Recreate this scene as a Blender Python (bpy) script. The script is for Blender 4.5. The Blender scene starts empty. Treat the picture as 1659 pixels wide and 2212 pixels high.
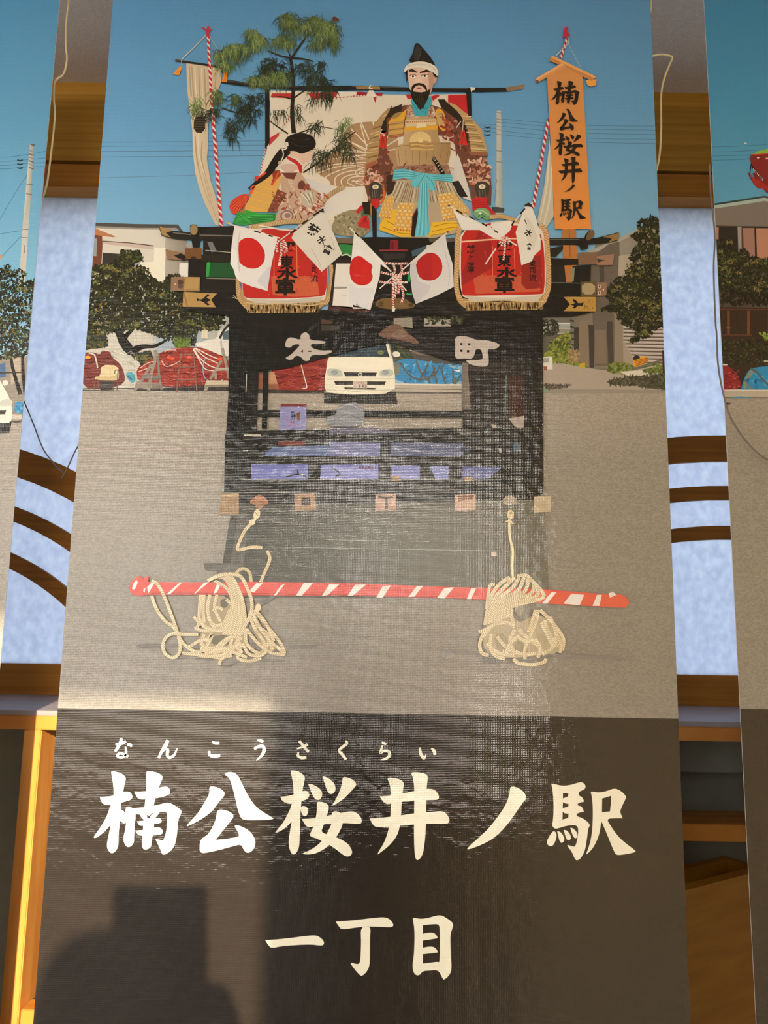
import bpy, bmesh, math, random
from mathutils import Vector, Matrix, geometry
random.seed(11)

# ------------------------------------------------------------------ camera
FW, FH, FOC = 1659.0, 2212.0, 1662.0
EYE = Vector((0.0, -0.765, 1.60))
PITCH, ROLL = math.radians(8.6), math.radians(0.97)
_f = Vector((0, math.cos(PITCH), math.sin(PITCH)))
_r = Vector((1, 0, 0))
_u = Vector((0, -math.sin(PITCH), math.cos(PITCH)))
CX = _r * math.cos(ROLL) + _u * math.sin(ROLL)
CY = _u * math.cos(ROLL) - _r * math.sin(ROLL)
scene = bpy.context.scene
COL = scene.collection
cam = bpy.data.cameras.new('camera')
cam.sensor_fit = 'VERTICAL'
cam.sensor_height = 36.0
cam.sensor_width = 27.0
cam.lens = FOC / FH * 36.0
cam.clip_start = 0.004
cam.clip_end = 300
cob = bpy.data.objects.new('camera', cam)
COL.objects.link(cob)
M3 = Matrix((CX, CY, -_f)).transposed()
cob.matrix_world = Matrix.Translation(EYE) @ M3.to_4x4()
scene.camera = cob


def ray(px, py):
    return CX * ((px - FW / 2) / FOC) + CY * ((FH / 2 - py) / FOC) + _f


def pt(px, py, Y=0.0):
    """photo pixel -> point on the vertical plane at depth Y"""
    d = ray(px, py)
    return EYE + d * ((Y - EYE.y) / d.y)


def pz(px, py, Z):
    """photo pixel -> point on the horizontal plane at height Z"""
    d = ray(px, py)
    return EYE + d * ((Z - EYE.z) / d.z)


def px_x(px, py, X):
    d = ray(px, py)
    return EYE + d * ((X - EYE.x) / d.x)


# ------------------------------------------------------------------ light
SUN_DIR = (pt(425, 1932, 0.0) - EYE).normalized()        # where the phone's own shadow falls
EXPOSURE = -0.1
scene.view_settings.view_transform = 'Standard'
scene.view_settings.look = 'None'
scene.view_settings.gamma = 1.0
scene.view_settings.use_curve_mapping = False
scene.view_settings.exposure = EXPOSURE
scene.cycles.max_bounces = 8
scene.cycles.diffuse_bounces = 5
scene.cycles.glossy_bounces = 3
scene.cycles.sample_clamp_indirect = 6.0

world = bpy.data.worlds.new('sky')
scene.world = world
world.use_nodes = True
wn, wl = world.node_tree.nodes, world.node_tree.links
wn.clear()
wo = wn.new('ShaderNodeOutputWorld')
bg = wn.new('ShaderNodeBackground')
sky = wn.new('ShaderNodeTexSky')
sky.sky_type = 'NISHITA'
sky.sun_disc = False
sky.sun_elevation = math.asin(-SUN_DIR.z)
sky.sun_rotation = math.atan2(-SUN_DIR.x, -SUN_DIR.y)
sky.dust_density = 1.0
hsv = wn.new('ShaderNodeHueSaturation')                  # hazy, nearly neutral daylight
hsv.inputs['Saturation'].default_value = 0.30
wl.new(sky.outputs[0], hsv.inputs['Color'])
wl.new(hsv.outputs[0], bg.inputs[0])
bg.inputs[1].default_value = 1.5
wl.new(bg.outputs[0], wo.inputs[0])

sun = bpy.data.lights.new('sun', 'SUN')
sun.energy = 14.0
sun.angle = math.radians(0.7)
sun.color = (1.0, 0.84, 0.62)
so = bpy.data.objects.new('sun', sun)
COL.objects.link(so)
so.rotation_euler = SUN_DIR.to_track_quat('-Z', 'Y').to_euler()
so.location = EYE - SUN_DIR * 20


# ------------------------------------------------------------------ helpers
def s2l(c):
    return c / 12.92 if c <= 0.04045 else ((c + 0.055) / 1.055) ** 2.4


def hexc(h):
    h = h.lstrip('#')
    return tuple(s2l(int(h[i:i + 2], 16) / 255.0) for i in (0, 2, 4))


def new_mat(name, col, rough=0.5, spec=0.4):
    m = bpy.data.materials.new(name)
    m.use_nodes = True
    b = m.node_tree.nodes['Principled BSDF']
    b.inputs['Base Color'].default_value = (*hexc(col), 1)
    b.inputs['Roughness'].default_value = rough
    b.inputs['Specular IOR Level'].default_value = spec
    return m


def noisy(m, c1, c2, scale=(20, 20, 20), detail=4, bump=0.0, dist=0.002, lo=0.35, hi=0.65):
    nt = m.node_tree
    n, l = nt.nodes, nt.links
    b = n['Principled BSDF']
    tc = n.new('ShaderNodeTexCoord')
    mp = n.new('ShaderNodeMapping')
    mp.inputs['Scale'].default_value = scale
    nz = n.new('ShaderNodeTexNoise')
    nz.inputs['Scale'].default_value = 1.0
    nz.inputs['Detail'].default_value = detail
    cr = n.new('ShaderNodeValToRGB')
    cr.color_ramp.elements[0].position = lo
    cr.color_ramp.elements[1].position = hi
    cr.color_ramp.elements[0].color = (*hexc(c1), 1)
    cr.color_ramp.elements[1].color = (*hexc(c2), 1)
    l.new(tc.outputs['Object'], mp.inputs[0])
    l.new(mp.outputs[0], nz.inputs['Vector'])
    l.new(nz.outputs[0], cr.inputs[0])
    l.new(cr.outputs[0], b.inputs['Base Color'])
    if bump:
        bp = n.new('ShaderNodeBump')
        bp.inputs['Strength'].default_value = bump
        bp.inputs['Distance'].default_value = dist
        l.new(nz.outputs[0], bp.inputs['Height'])
        l.new(bp.outputs[0], b.inputs['Normal'])
    return m


def tag(o, label=None, cat=None, group=None, kind=None):
    if label: o['label'] = label
    if cat: o['category'] = cat
    if group: o['group'] = group
    if kind: o['kind'] = kind
    return o


def link(name, me, parent=None):
    o = bpy.data.objects.new(name, me)
    COL.objects.link(o)
    if parent:
        o.parent = parent
        o.matrix_parent_inverse = parent.matrix_world.inverted()
    return o


def empty(name, loc):
    o = bpy.data.objects.new(name, None)
    o.empty_display_size = 0.05
    COL.objects.link(o)
    o.location = loc
    o.matrix_world = Matrix.Translation(loc)
    return o


def from_bm(name, bm, mat, parent=None, smooth=False):
    me = bpy.data.meshes.new(name)
    bmesh.ops.recalc_face_normals(bm, faces=bm.faces)
    bm.to_mesh(me)
    bm.free()
    if smooth:
        for p in me.polygons: p.use_smooth = True
    me.materials.append(mat)
    return link(name, me, parent)


def box_bm(lo, hi, bevel=0.0, bm=None):
    b = bmesh.new() if bm is None else bm
    r = bmesh.ops.create_cube(b, size=1.0)
    lo, hi = Vector(lo), Vector(hi)
    for v in r['verts']:
        v.co = Vector([(lo[i] + hi[i]) / 2 + v.co[i] * (hi[i] - lo[i]) for i in range(3)])
    if bevel:
        es = list({e for v in r['verts'] for e in v.link_edges})
        bmesh.ops.bevel(b, geom=es, offset=bevel, segments=2, affect='EDGES')
    return b


def box(name, lo, hi, mat, parent=None, bevel=0.0):
    return from_bm(name, box_bm(lo, hi, bevel), mat, parent)


def tube_bm(pts, rad, seg=8, bm=None):
    b = bmesh.new() if bm is None else bm
    pts = [Vector(p) for p in pts]
    rings = []
    for i, p in enumerate(pts):
        d = (pts[min(i + 1, len(pts) - 1)] - pts[max(i - 1, 0)]).normalized()
        a = Vector((0, 0, 1)) if abs(d.z) < 0.9 else Vector((0, 1, 0))
        u = d.cross(a).normalized()
        v = d.cross(u)
        r = rad[i] if isinstance(rad, (list, tuple)) else rad
        rings.append([b.verts.new(p + (u * math.cos(k * 2 * math.pi / seg) + v * math.sin(k * 2 * math.pi / seg)) * r) for k in range(seg)])
    for a, c in zip(rings, rings[1:]):
        for k in range(seg):
            b.faces.new((a[k], a[(k + 1) % seg], c[(k + 1) % seg], c[k]))
    b.faces.new(rings[0])
    b.faces.new(list(reversed(rings[-1])))
    return b


def catmull(P, n=6, closed=False):
    P = [Vector(p) for p in P]
    out = []
    N = len(P)
    rng = range(N if closed else N - 1)
    for i in rng:
        if closed:
            a, b, c, d = P[(i - 1) % N], P[i], P[(i + 1) % N], P[(i + 2) % N]
        else:
            a, b, c, d = P[max(i - 1, 0)], P[i], P[i + 1], P[min(i + 2, N - 1)]
        for k in range(n):
            t = k / n
            out.append(0.5 * ((2 * b) + (c - a) * t + (2 * a - 5 * b + 4 * c - d) * t * t + (3 * b - a - 3 * c + d) * t ** 3))
    if not closed:
        out.append(P[-1])
    return out

# ------------------------------------------------------------------ the room
WALL_Y = 0.40
FLOOR_Z = 0.0
CEIL_Z = pt(170, 196, WALL_Y).z
OPEN_Y = -2.6
M = {}
M['plaster'] = noisy(new_mat('ceiling plaster', 'cdbfac', 0.9, 0.1), 'c8baa6', 'd4c7b5', (300, 300, 300), 3, 0.15, 0.001)
M['paper'] = noisy(new_mat('pale blue wallpaper', 'd6dce9', 0.85, 0.15), 'ccd4e3', 'dee5ef', (90, 90, 70), 6, 0.12, 0.001)
_n, _l = M['paper'].node_tree.nodes, M['paper'].node_tree.links
_t = _n.new('ShaderNodeBsdfTranslucent')
_x = _n.new('ShaderNodeMixShader')
_x.inputs[0].default_value = 0.56
_l.new(_n['Principled BSDF'].inputs['Base Color'].links[0].from_socket, _t.inputs[0])
_l.new(_n['Principled BSDF'].outputs[0], _x.inputs[1])
_l.new(_t.outputs[0], _x.inputs[2])
_l.new(_x.outputs[0], _n['Material Output'].inputs[0])
M['beige'] = noisy(new_mat('off white wall plaster', 'd6d3cc', 0.9, 0.1), 'd0cdc6', 'dcd9d2', (60, 60, 60), 4)
M['frieze'] = noisy(new_mat('golden brown board', 'b07d2a', 0.55, 0.3), 'a5731f', 'b98632', (3, 40, 160), 5, 0.05)
M['beam'] = noisy(new_mat('brown beam', 'a2671c', 0.5, 0.3), '965d16', 'ac7024', (4, 60, 150), 5, 0.05)
M['strip'] = noisy(new_mat('dark brown curved wood', '84500f', 0.55, 0.25), '7a490c', '8c5713', (8, 60, 200), 5)
M['ledge'] = noisy(new_mat('grey ledge laminate', '8d8280', 0.4, 0.3), '877c7a', '938886', (5, 60, 60), 3)
M['wood'] = noisy(new_mat('honey brown cabinet wood', 'bf7a30', 0.42, 0.4), 'b36e26', 'ca8639', (10, 60, 14), 5, 0.05)
M['woodv'] = noisy(new_mat('honey brown upright wood', 'c8843a', 0.42, 0.4), 'bc772e', 'd28f44', (60, 60, 6), 5, 0.05)
M['darkpanel'] = noisy(new_mat('dark grey green panel', '77776a', 0.7, 0.2), '727265', '7d7d70', (20, 20, 20), 3)
M['boxwood'] = noisy(new_mat('orange brown box board', 'b0761c', 0.5, 0.35), 'a66d16', 'ba8024', (8, 8, 60), 5)
M['floor'] = noisy(new_mat('pale grey floor', '85817b', 0.7, 0.2), '7d7973', '8d8983', (3, 30, 1), 5)
M['paving'] = noisy(new_mat('dark asphalt yard', '6d6963', 0.95, 0.1), '66625c', '76726b', (4, 4, 4), 5)


def struct(o):
    o['kind'] = 'structure'
    return o


struct(box('floor', (-2.6, OPEN_Y - 0.1, -0.12), (2.6, WALL_Y + 0.1, FLOOR_Z), M['floor']))
struct(box('ceiling', (-2.6, OPEN_Y - 0.1, CEIL_Z), (2.6, WALL_Y + 0.1, CEIL_Z + 0.12), M['plaster']))
struct(box('wall_left', (-2.7, OPEN_Y, FLOOR_Z), (-2.6, WALL_Y + 0.1, CEIL_Z), M['beige']))
struct(box('wall_right', (2.6, OPEN_Y, FLOOR_Z), (2.7, WALL_Y + 0.1, CEIL_Z), M['beige']))

# golden frieze board, shadow groove, beam
z_f0 = pt(165, 347, WALL_Y - 0.02).z
struct(box('trim_1', (-2.6, WALL_Y - 0.02, z_f0), (2.6, WALL_Y, CEIL_Z), M['frieze']))
BY = WALL_Y - 0.035
z_b1, z_b0 = pt(160, 353, BY).z, pt(155, 402, BY).z
struct(box('trim_2', (-2.6, BY, z_b0), (2.6, WALL_Y, z_b1), M['beam'], bevel=0.002))
# lower rail under the wallpaper
LY = WALL_Y - 0.012
z_l1, z_l0 = pt(70, 1434, LY).z, pt(60, 1500, LY).z
struct(box('trim_3', (-2.6, LY, z_l0 - 0.02), (2.6, WALL_Y, z_l1), M['beam']))


# the wall itself: solid below and above, between them a wide window glazed with pale frosted paper
struct(box('wall_back', (-2.6, WALL_Y, FLOOR_Z), (2.6, WALL_Y + 0.1, z_l1), M['beige']))
struct(box('wall_upper', (-2.6, WALL_Y, z_b0), (2.6, WALL_Y + 0.1, CEIL_Z), M['beige']))
wall = empty('window_1', (0, WALL_Y, z_l1))
struct(wall)
box('paper_pane', (-2.6, WALL_Y, z_l1), (2.6, WALL_Y + 0.002, z_b0), M['paper'], wall)


def arc_strip(cpx, cpy, r0, r1):
    c = pt(cpx, cpy, WALL_Y)
    k = (pt(cpx + 100, cpy, WALL_Y) - c).length / 100
    zmin = z_l1
    bm = bmesh.new()
    R0, R1 = r0 * k, r1 * k
    amax = math.acos(max(-1, min(1, (zmin - c.z) / R0))) if abs((zmin - c.z) / R0) < 1 else math.pi / 2
    n = 40
    front, back = [], []
    for i in range(n + 1):
        a = -amax + 2 * amax * i / n
        for lst, y in ((front, WALL_Y - 0.008), (back, WALL_Y)):
            lst.append([bm.verts.new((c.x + R * math.sin(a), y, max(zmin, c.z + R * math.cos(a)))) for R in (R0, R1)])
    for i in range(n):
        bm.faces.new((front[i][0], front[i + 1][0], front[i + 1][1], front[i][1]))
        bm.faces.new((front[i][0], back[i][0], back[i + 1][0], front[i + 1][0]))
        bm.faces.new((front[i][1], front[i + 1][1], back[i + 1][1], back[i][1]))
    o = from_bm('curved_strip', bm, M['strip'], wall)
    return o


for r0, r1 in ((734, 797), (637, 670), (538, 571)):
    arc_strip(-235, 1717, r0, r1)
for r0, r1 in ((1150, 1213), (1058, 1091), (964, 996)):
    arc_strip(1625, 2126, r0, r1)

# ------------------------------------------------------------------ the counter below the wall
zl = z_l0
yl = pz(55, 1534, zl).y                                   # front edge of the grey ledge
z_e0 = pt(30, 1576, yl).z
cnt = empty('display_counter', (0, (yl + WALL_Y) / 2, FLOOR_Z))
tag(cnt, 'long honey wood counter with grey ledge and open shelves under the blue wall', 'counter')
box('ledge_top', (-2.5, yl + 0.001, zl - 0.006), (2.5, LY, zl), M['ledge'], cnt)
box('front_rail', (-2.5, yl, z_e0), (2.5, yl + 0.03, zl - 0.0062), M['wood'], cnt, 0.0012)
box('apron_panel', (-2.5, yl + 0.12, pt(1540, 1668, yl + 0.12).z), (2.5, yl + 0.13, zl - 0.0062), M['darkpanel'], cnt)
box('back_panel', (-2.5, WALL_Y - 0.03, 0.06), (2.5, WALL_Y - 0.02, zl - 0.0062), M['darkpanel'], cnt)


def post(pxl, pxr, py, depth=0.03):
    a, b = pt(pxl, py, yl + 0.001), pt(pxr, py, yl + 0.001)
    return box('post', (a.x, yl + 0.001, FLOOR_Z), (b.x, yl + depth, z_e0), M['woodv'], cnt, 0.0012)


post(50, 88, 1600, 0.09)
wp = abs(pt(88, 1600, yl).x - pt(50, 1600, yl).x)
for xx in (-1.35, 0.12, 1.25, 2.2):
    box('post', (xx, yl + 0.001, FLOOR_Z), (xx + wp, yl + 0.09, z_e0), M['woodv'], cnt, 0.0012)
# shelf seen between the banners on the other side
ys = yl + 0.06
zs1, zs0 = pt(1545, 1781, ys).z, pt(1545, 1818, ys).z
box('shelf', (-0.2, ys, zs0), (2.5, min(WALL_Y - 0.03, pz(1545, 1751, zs1).y), zs1), M['wood'], cnt, 0.001)
zr = pt(60, 2185, yl).z
box('lower_rail', (pt(88, 1600, yl).x + 0.0005, yl + 0.004, zr - 0.05), (0.119, yl + 0.03, zr), M['wood'], cnt, 0.001)
box('plinth', (-2.5, WALL_Y - 0.042, FLOOR_Z), (2.5, WALL_Y - 0.031, 0.06), M['darkpanel'], cnt)

# a wooden crate standing in the lower bay
A = pt(1478, 1922, yl + 0.02)
B = pt(1640, 1897, yl + 0.10)
B.z = A.z
d = (B - A).normalized()
nrm = Vector((-d.y, d.x, 0))
L_ = 0.20
p0 = A - d * 0.02
crate = empty('wooden_crate', Vector((p0.x + d.x * L_ / 2, p0.y + d.y * L_ / 2, FLOOR_Z)))
tag(crate, 'tall orange brown wooden crate standing askew under the counter shelf', 'crate')


def crate_board(name, s0, s1, t0, t1, z0, z1, m):
    bm = bmesh.new()
    vs = []
    for z in (z0, z1):
        for s, t in ((s0, t0), (s1, t0), (s1, t1), (s0, t1)):
            q = p0 + d * s + nrm * t
            vs.append(bm.verts.new((q.x, q.y, z)))
    for f in ((0, 1, 2, 3), (4, 5, 6, 7), (0, 1, 5, 4), (1, 2, 6, 5), (2, 3, 7, 6), (3, 0, 4, 7)):
        bm.faces.new([vs[i] for i in f])
    return from_bm(name, bm, m, crate)


zt = A.z
hb = 0.021
crate_board('front_board', 0, L_, 0, 0.012, 0.0, zt - hb - 0.001, M['boxwood'])
crate_board('rim_board', -0.002, L_ + 0.002, -0.002, 0.014, zt - hb, zt, M['boxwood'])
crate_board('back_board', 0, L_, 0.058, 0.07, 0.0, zt - 0.003, M['boxwood'])
crate_board('side_board', 0, 0.012, 0.0125, 0.0575, 0.0, zt - 0.003, M['boxwood'])
crate_board('side_board', L_ - 0.012, L_, 0.0125, 0.0575, 0.0, zt - 0.003, M['boxwood'])
crate_board('bottom_board', 0.0125, L_ - 0.0125, 0.0125, 0.0575, 0.0, 0.012, M['boxwood'])

# ------------------------------------------------------------------ the open side behind the photographer
k_sun = (0 - OPEN_Y) / SUN_DIR.y
edge_top = pt(300, 1476, 0.0) - SUN_DIR * k_sun           # header beam: upper limit of the sun patch
BL_Y = -1.7
edge_side = pt(573, 1800, 0.0) - SUN_DIR * ((0 - BL_Y) / SUN_DIR.y)          # edge of the added blind: side limit of the sun patch
step_x = (pt(112, 1700, 0.0) - SUN_DIR * k_sun).x           # header step added so the sun reaches the counter post
struct(box('trim_4', (step_x, OPEN_Y - 0.06, edge_top.z), (2.6, OPEN_Y + 0.06, CEIL_Z), M['beam']))
struct(box('trim_5', (-2.6, OPEN_Y - 0.06, edge_top.z + 0.15), (step_x, OPEN_Y + 0.06, CEIL_Z), M['beam']))
struct(box('wall_added_shade', (-8, 2.2, -0.12), (8, 2.35, 1.75), M['paving']))  # unseen wall added to dim the daylight behind the lower paper pane
struct(box('ground_outside', (-30, -40, -0.2), (30, 30, -0.121), M['paving']))
mb = new_mat('added sun blind cloth', 'efe6d2', 0.9, 0.1)
_n, _l = mb.node_tree.nodes, mb.node_tree.links
tr = _n.new('ShaderNodeBsdfTranslucent')
tr.inputs[0].default_value = (*hexc('efe2c8'), 1)
mx = _n.new('ShaderNodeMixShader')
mx.inputs[0].default_value = 0.45
_l.new(_n['Principled BSDF'].outputs[0], mx.inputs[1])
_l.new(tr.outputs[0], mx.inputs[2])
_l.new(mx.outputs[0], _n['Material Output'].inputs[0])
bl = empty('added_sun_blind', (edge_side.x + 0.75, BL_Y, 0.3))  # unseen blind, added to shade the banner right of the sun patch
tag(bl, 'unseen cream blind added behind the photographer to keep sun off the right side', 'blind')
box('cloth', (edge_side.x, BL_Y - 0.001, 0.3), (edge_side.x + 1.5, BL_Y + 0.001, CEIL_Z - 0.05), mb, bl)
M['rod'] = new_mat('brushed metal rod', '9a9a96', 0.35, 0.5)
from_bm('roller', tube_bm([(edge_side.x - 0.01, BL_Y, CEIL_Z - 0.03), (edge_side.x + 1.51, BL_Y, CEIL_Z - 0.03)], 0.018, 16), M['rod'], bl, True)
from_bm('bottom_bar', tube_bm([(edge_side.x, BL_Y, 0.3), (edge_side.x + 1.5, BL_Y, 0.3)], 0.009, 10), M['rod'], bl, True)


# ------------------------------------------------------------------ printed vinyl
def vinyl(name, speckle=False):
    m = bpy.data.materials.new(name)
    m.use_nodes = True
    n, l = m.node_tree.nodes, m.node_tree.links
    b = n['Principled BSDF']
    at = n.new('ShaderNodeAttribute')
    at.attribute_name = 'Col'
    tc = n.new('ShaderNodeTexCoord')
    geo = n.new('ShaderNodeNewGeometry')
    out = at.outputs['Color']
    if speckle:                                            # asphalt grain of the printed car park
        nz = n.new('ShaderNodeTexNoise')
        nz.inputs['Scale'].default_value = 800
        nz.inputs['Detail'].default_value = 3
        cr = n.new('ShaderNodeValToRGB')
        cr.color_ramp.elements[0].position = 0.36
        cr.color_ramp.elements[1].position = 0.64
        cr.color_ramp.elements[0].color = (0.84, 0.84, 0.84, 1)
        cr.color_ramp.elements[1].color = (1.12, 1.11, 1.10, 1)
        mul = n.new('ShaderNodeMix')
        mul.data_type = 'RGBA'
        mul.blend_type = 'MULTIPLY'
        mul.inputs[0].default_value = 1
        mp0 = n.new('ShaderNodeMapping')
        mp0.inputs['Scale'].default_value = (0.6, 1, 1.2)
        l.new(geo.outputs['Position'], mp0.inputs[0])
        l.new(mp0.outputs[0], nz.inputs['Vector'])
        l.new(nz.outputs[0], cr.inputs[0])
        l.new(at.outputs['Color'], mul.inputs[6])
        l.new(cr.outputs[0], mul.inputs[7])
        out = mul.outputs[2]
    l.new(out, b.inputs['Base Color'])
    b.inputs['Roughness'].default_value = 0.62
    b.inputs['Coat Weight'].default_value = COAT
    b.inputs['Coat Roughness'].default_value = 0.045
    b.inputs['Specular IOR Level'].default_value = VINYL_SPEC
    # weave of the mesh cloth (about 1.5 mm) and the soft waviness of the sheet
    sx = n.new('ShaderNodeSeparateXYZ')
    l.new(geo.outputs['Position'], sx.inputs[0])

    def sinw(sock, pitch, amp):
        a = n.new('ShaderNodeMath'); a.operation = 'MULTIPLY'; a.inputs[1].default_value = 2 * math.pi / pitch
        s = n.new('ShaderNodeMath'); s.operation = 'SINE'
        g = n.new('ShaderNodeMath'); g.operation = 'MULTIPLY'; g.inputs[1].default_value = amp
        l.new(sock, a.inputs[0]); l.new(a.outputs[0], s.inputs[0]); l.new(s.outputs[0], g.inputs[0])
        return g.outputs[0]

    def add(a, c):
        s = n.new('ShaderNodeMath'); s.operation = 'ADD'
        l.new(a, s.inputs[0]); l.new(c, s.inputs[1])
        return s.outputs[0]

    def noise(scale, amp, sc3=(1, 1, 1), detail=2):
        mp = n.new('ShaderNodeMapping')
        mp.inputs['Scale'].default_value = sc3
        z = n.new('ShaderNodeTexNoise')
        z.inputs['Scale'].default_value = scale
        z.inputs['Detail'].default_value = detail
        g = n.new('ShaderNodeMath'); g.operation = 'MULTIPLY'; g.inputs[1].default_value = amp
        l.new(geo.outputs['Position'], mp.inputs[0]); l.new(mp.outputs[0], z.inputs['Vector'])
        l.new(z.outputs[0], g.inputs[0])
        return g.outputs[0]
    # heights in metres
    h = add(sinw(sx.outputs['Z'], 0.0016, WEAVE * 1.0), sinw(sx.outputs['X'], 0.0016, WEAVE * 0.7))
    h = add(h, noise(95, MOTTLE, (1, 1, 1.3), 1.5))
    h = add(h, noise(14, BILLOW, (1, 1, 1), 1))
    bp = n.new('ShaderNodeBump')
    bp.inputs['Strength'].default_value = 1.0
    bp.inputs['Distance'].default_value = 1.0
    l.new(h, bp.inputs['Height'])
    l.new(bp.outputs[0], b.inputs['Normal'])
    l.new(bp.outputs[0], b.inputs['Coat Normal'])
    return m


VINYL_SPEC, WEAVE, MOTTLE, BILLOW, COAT = 0.10, 0.000026, 0.00045, 0.0008, 0.65
M['print'] = vinyl('printed woven vinyl')
M['roadprint'] = vinyl('printed woven vinyl, asphalt grain', True)
LAYER = 1e-6


def crop(ox, oy, s):
    return lambda x, y: (ox + x / s, oy + y / s)


CROPS = {'A': crop(370, 20, 3.9976), 'B': crop(760, 70, 3.9976), 'C': crop(1000, 40, 3.9976), 'D': crop(340, 440, 3.9976),
         'E': crop(690, 440, 3.9976), 'F': crop(960, 440, 3.9976), 'G': crop(270, 1000, 3.9976), 'H': crop(960, 1000, 3.9976),
         'I': crop(460, 850, 2.1829), 'J': crop(190, 1570, 3.9976), 'K': crop(580, 1570, 3.9976), 'L': crop(980, 1660, 3.9976),
         'M': crop(560, 1890, 3.8138), 'N': crop(180, 460, 4.8794), 'O': crop(0, 300, 3.35), 'P': crop(1520, 300, 3.6835),
         'Q': crop(1160, 460, 5.53), '0': crop(0, 0, 1.0)}


def pts_of(c, s):
    """'x,y x,y ...' in a named crop of the photo -> list of photo pixels"""
    if isinstance(s, str):
        s = [tuple(float(v) for v in t.split(',')) for t in s.split()]
    f = CROPS[c]
    return [f(*q[:2]) for q in s]


def chaikin(P, it=2):
    for _ in range(it):
        Q = []
        for i in range(len(P)):
            a, b = P[i], P[(i + 1) % len(P)]
            Q.append((a[0] * .75 + b[0] * .25, a[1] * .75 + b[1] * .25))
            Q.append((a[0] * .25 + b[0] * .75, a[1] * .25 + b[1] * .75))
        P = Q
    return P


def inside(P, x, y):
    r = False
    j = len(P) - 1
    for i in range(len(P)):
        if (P[i][1] > y) != (P[j][1] > y) and x < (P[j][0] - P[i][0]) * (y - P[i][1]) / (P[j][1] - P[i][1]) + P[i][0]:
            r = not r
        j = i
    return r


def vary(c, a):
    k = 1 + random.uniform(-a, a)
    return tuple(max(0, min(1, v * k)) for v in c)


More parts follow.
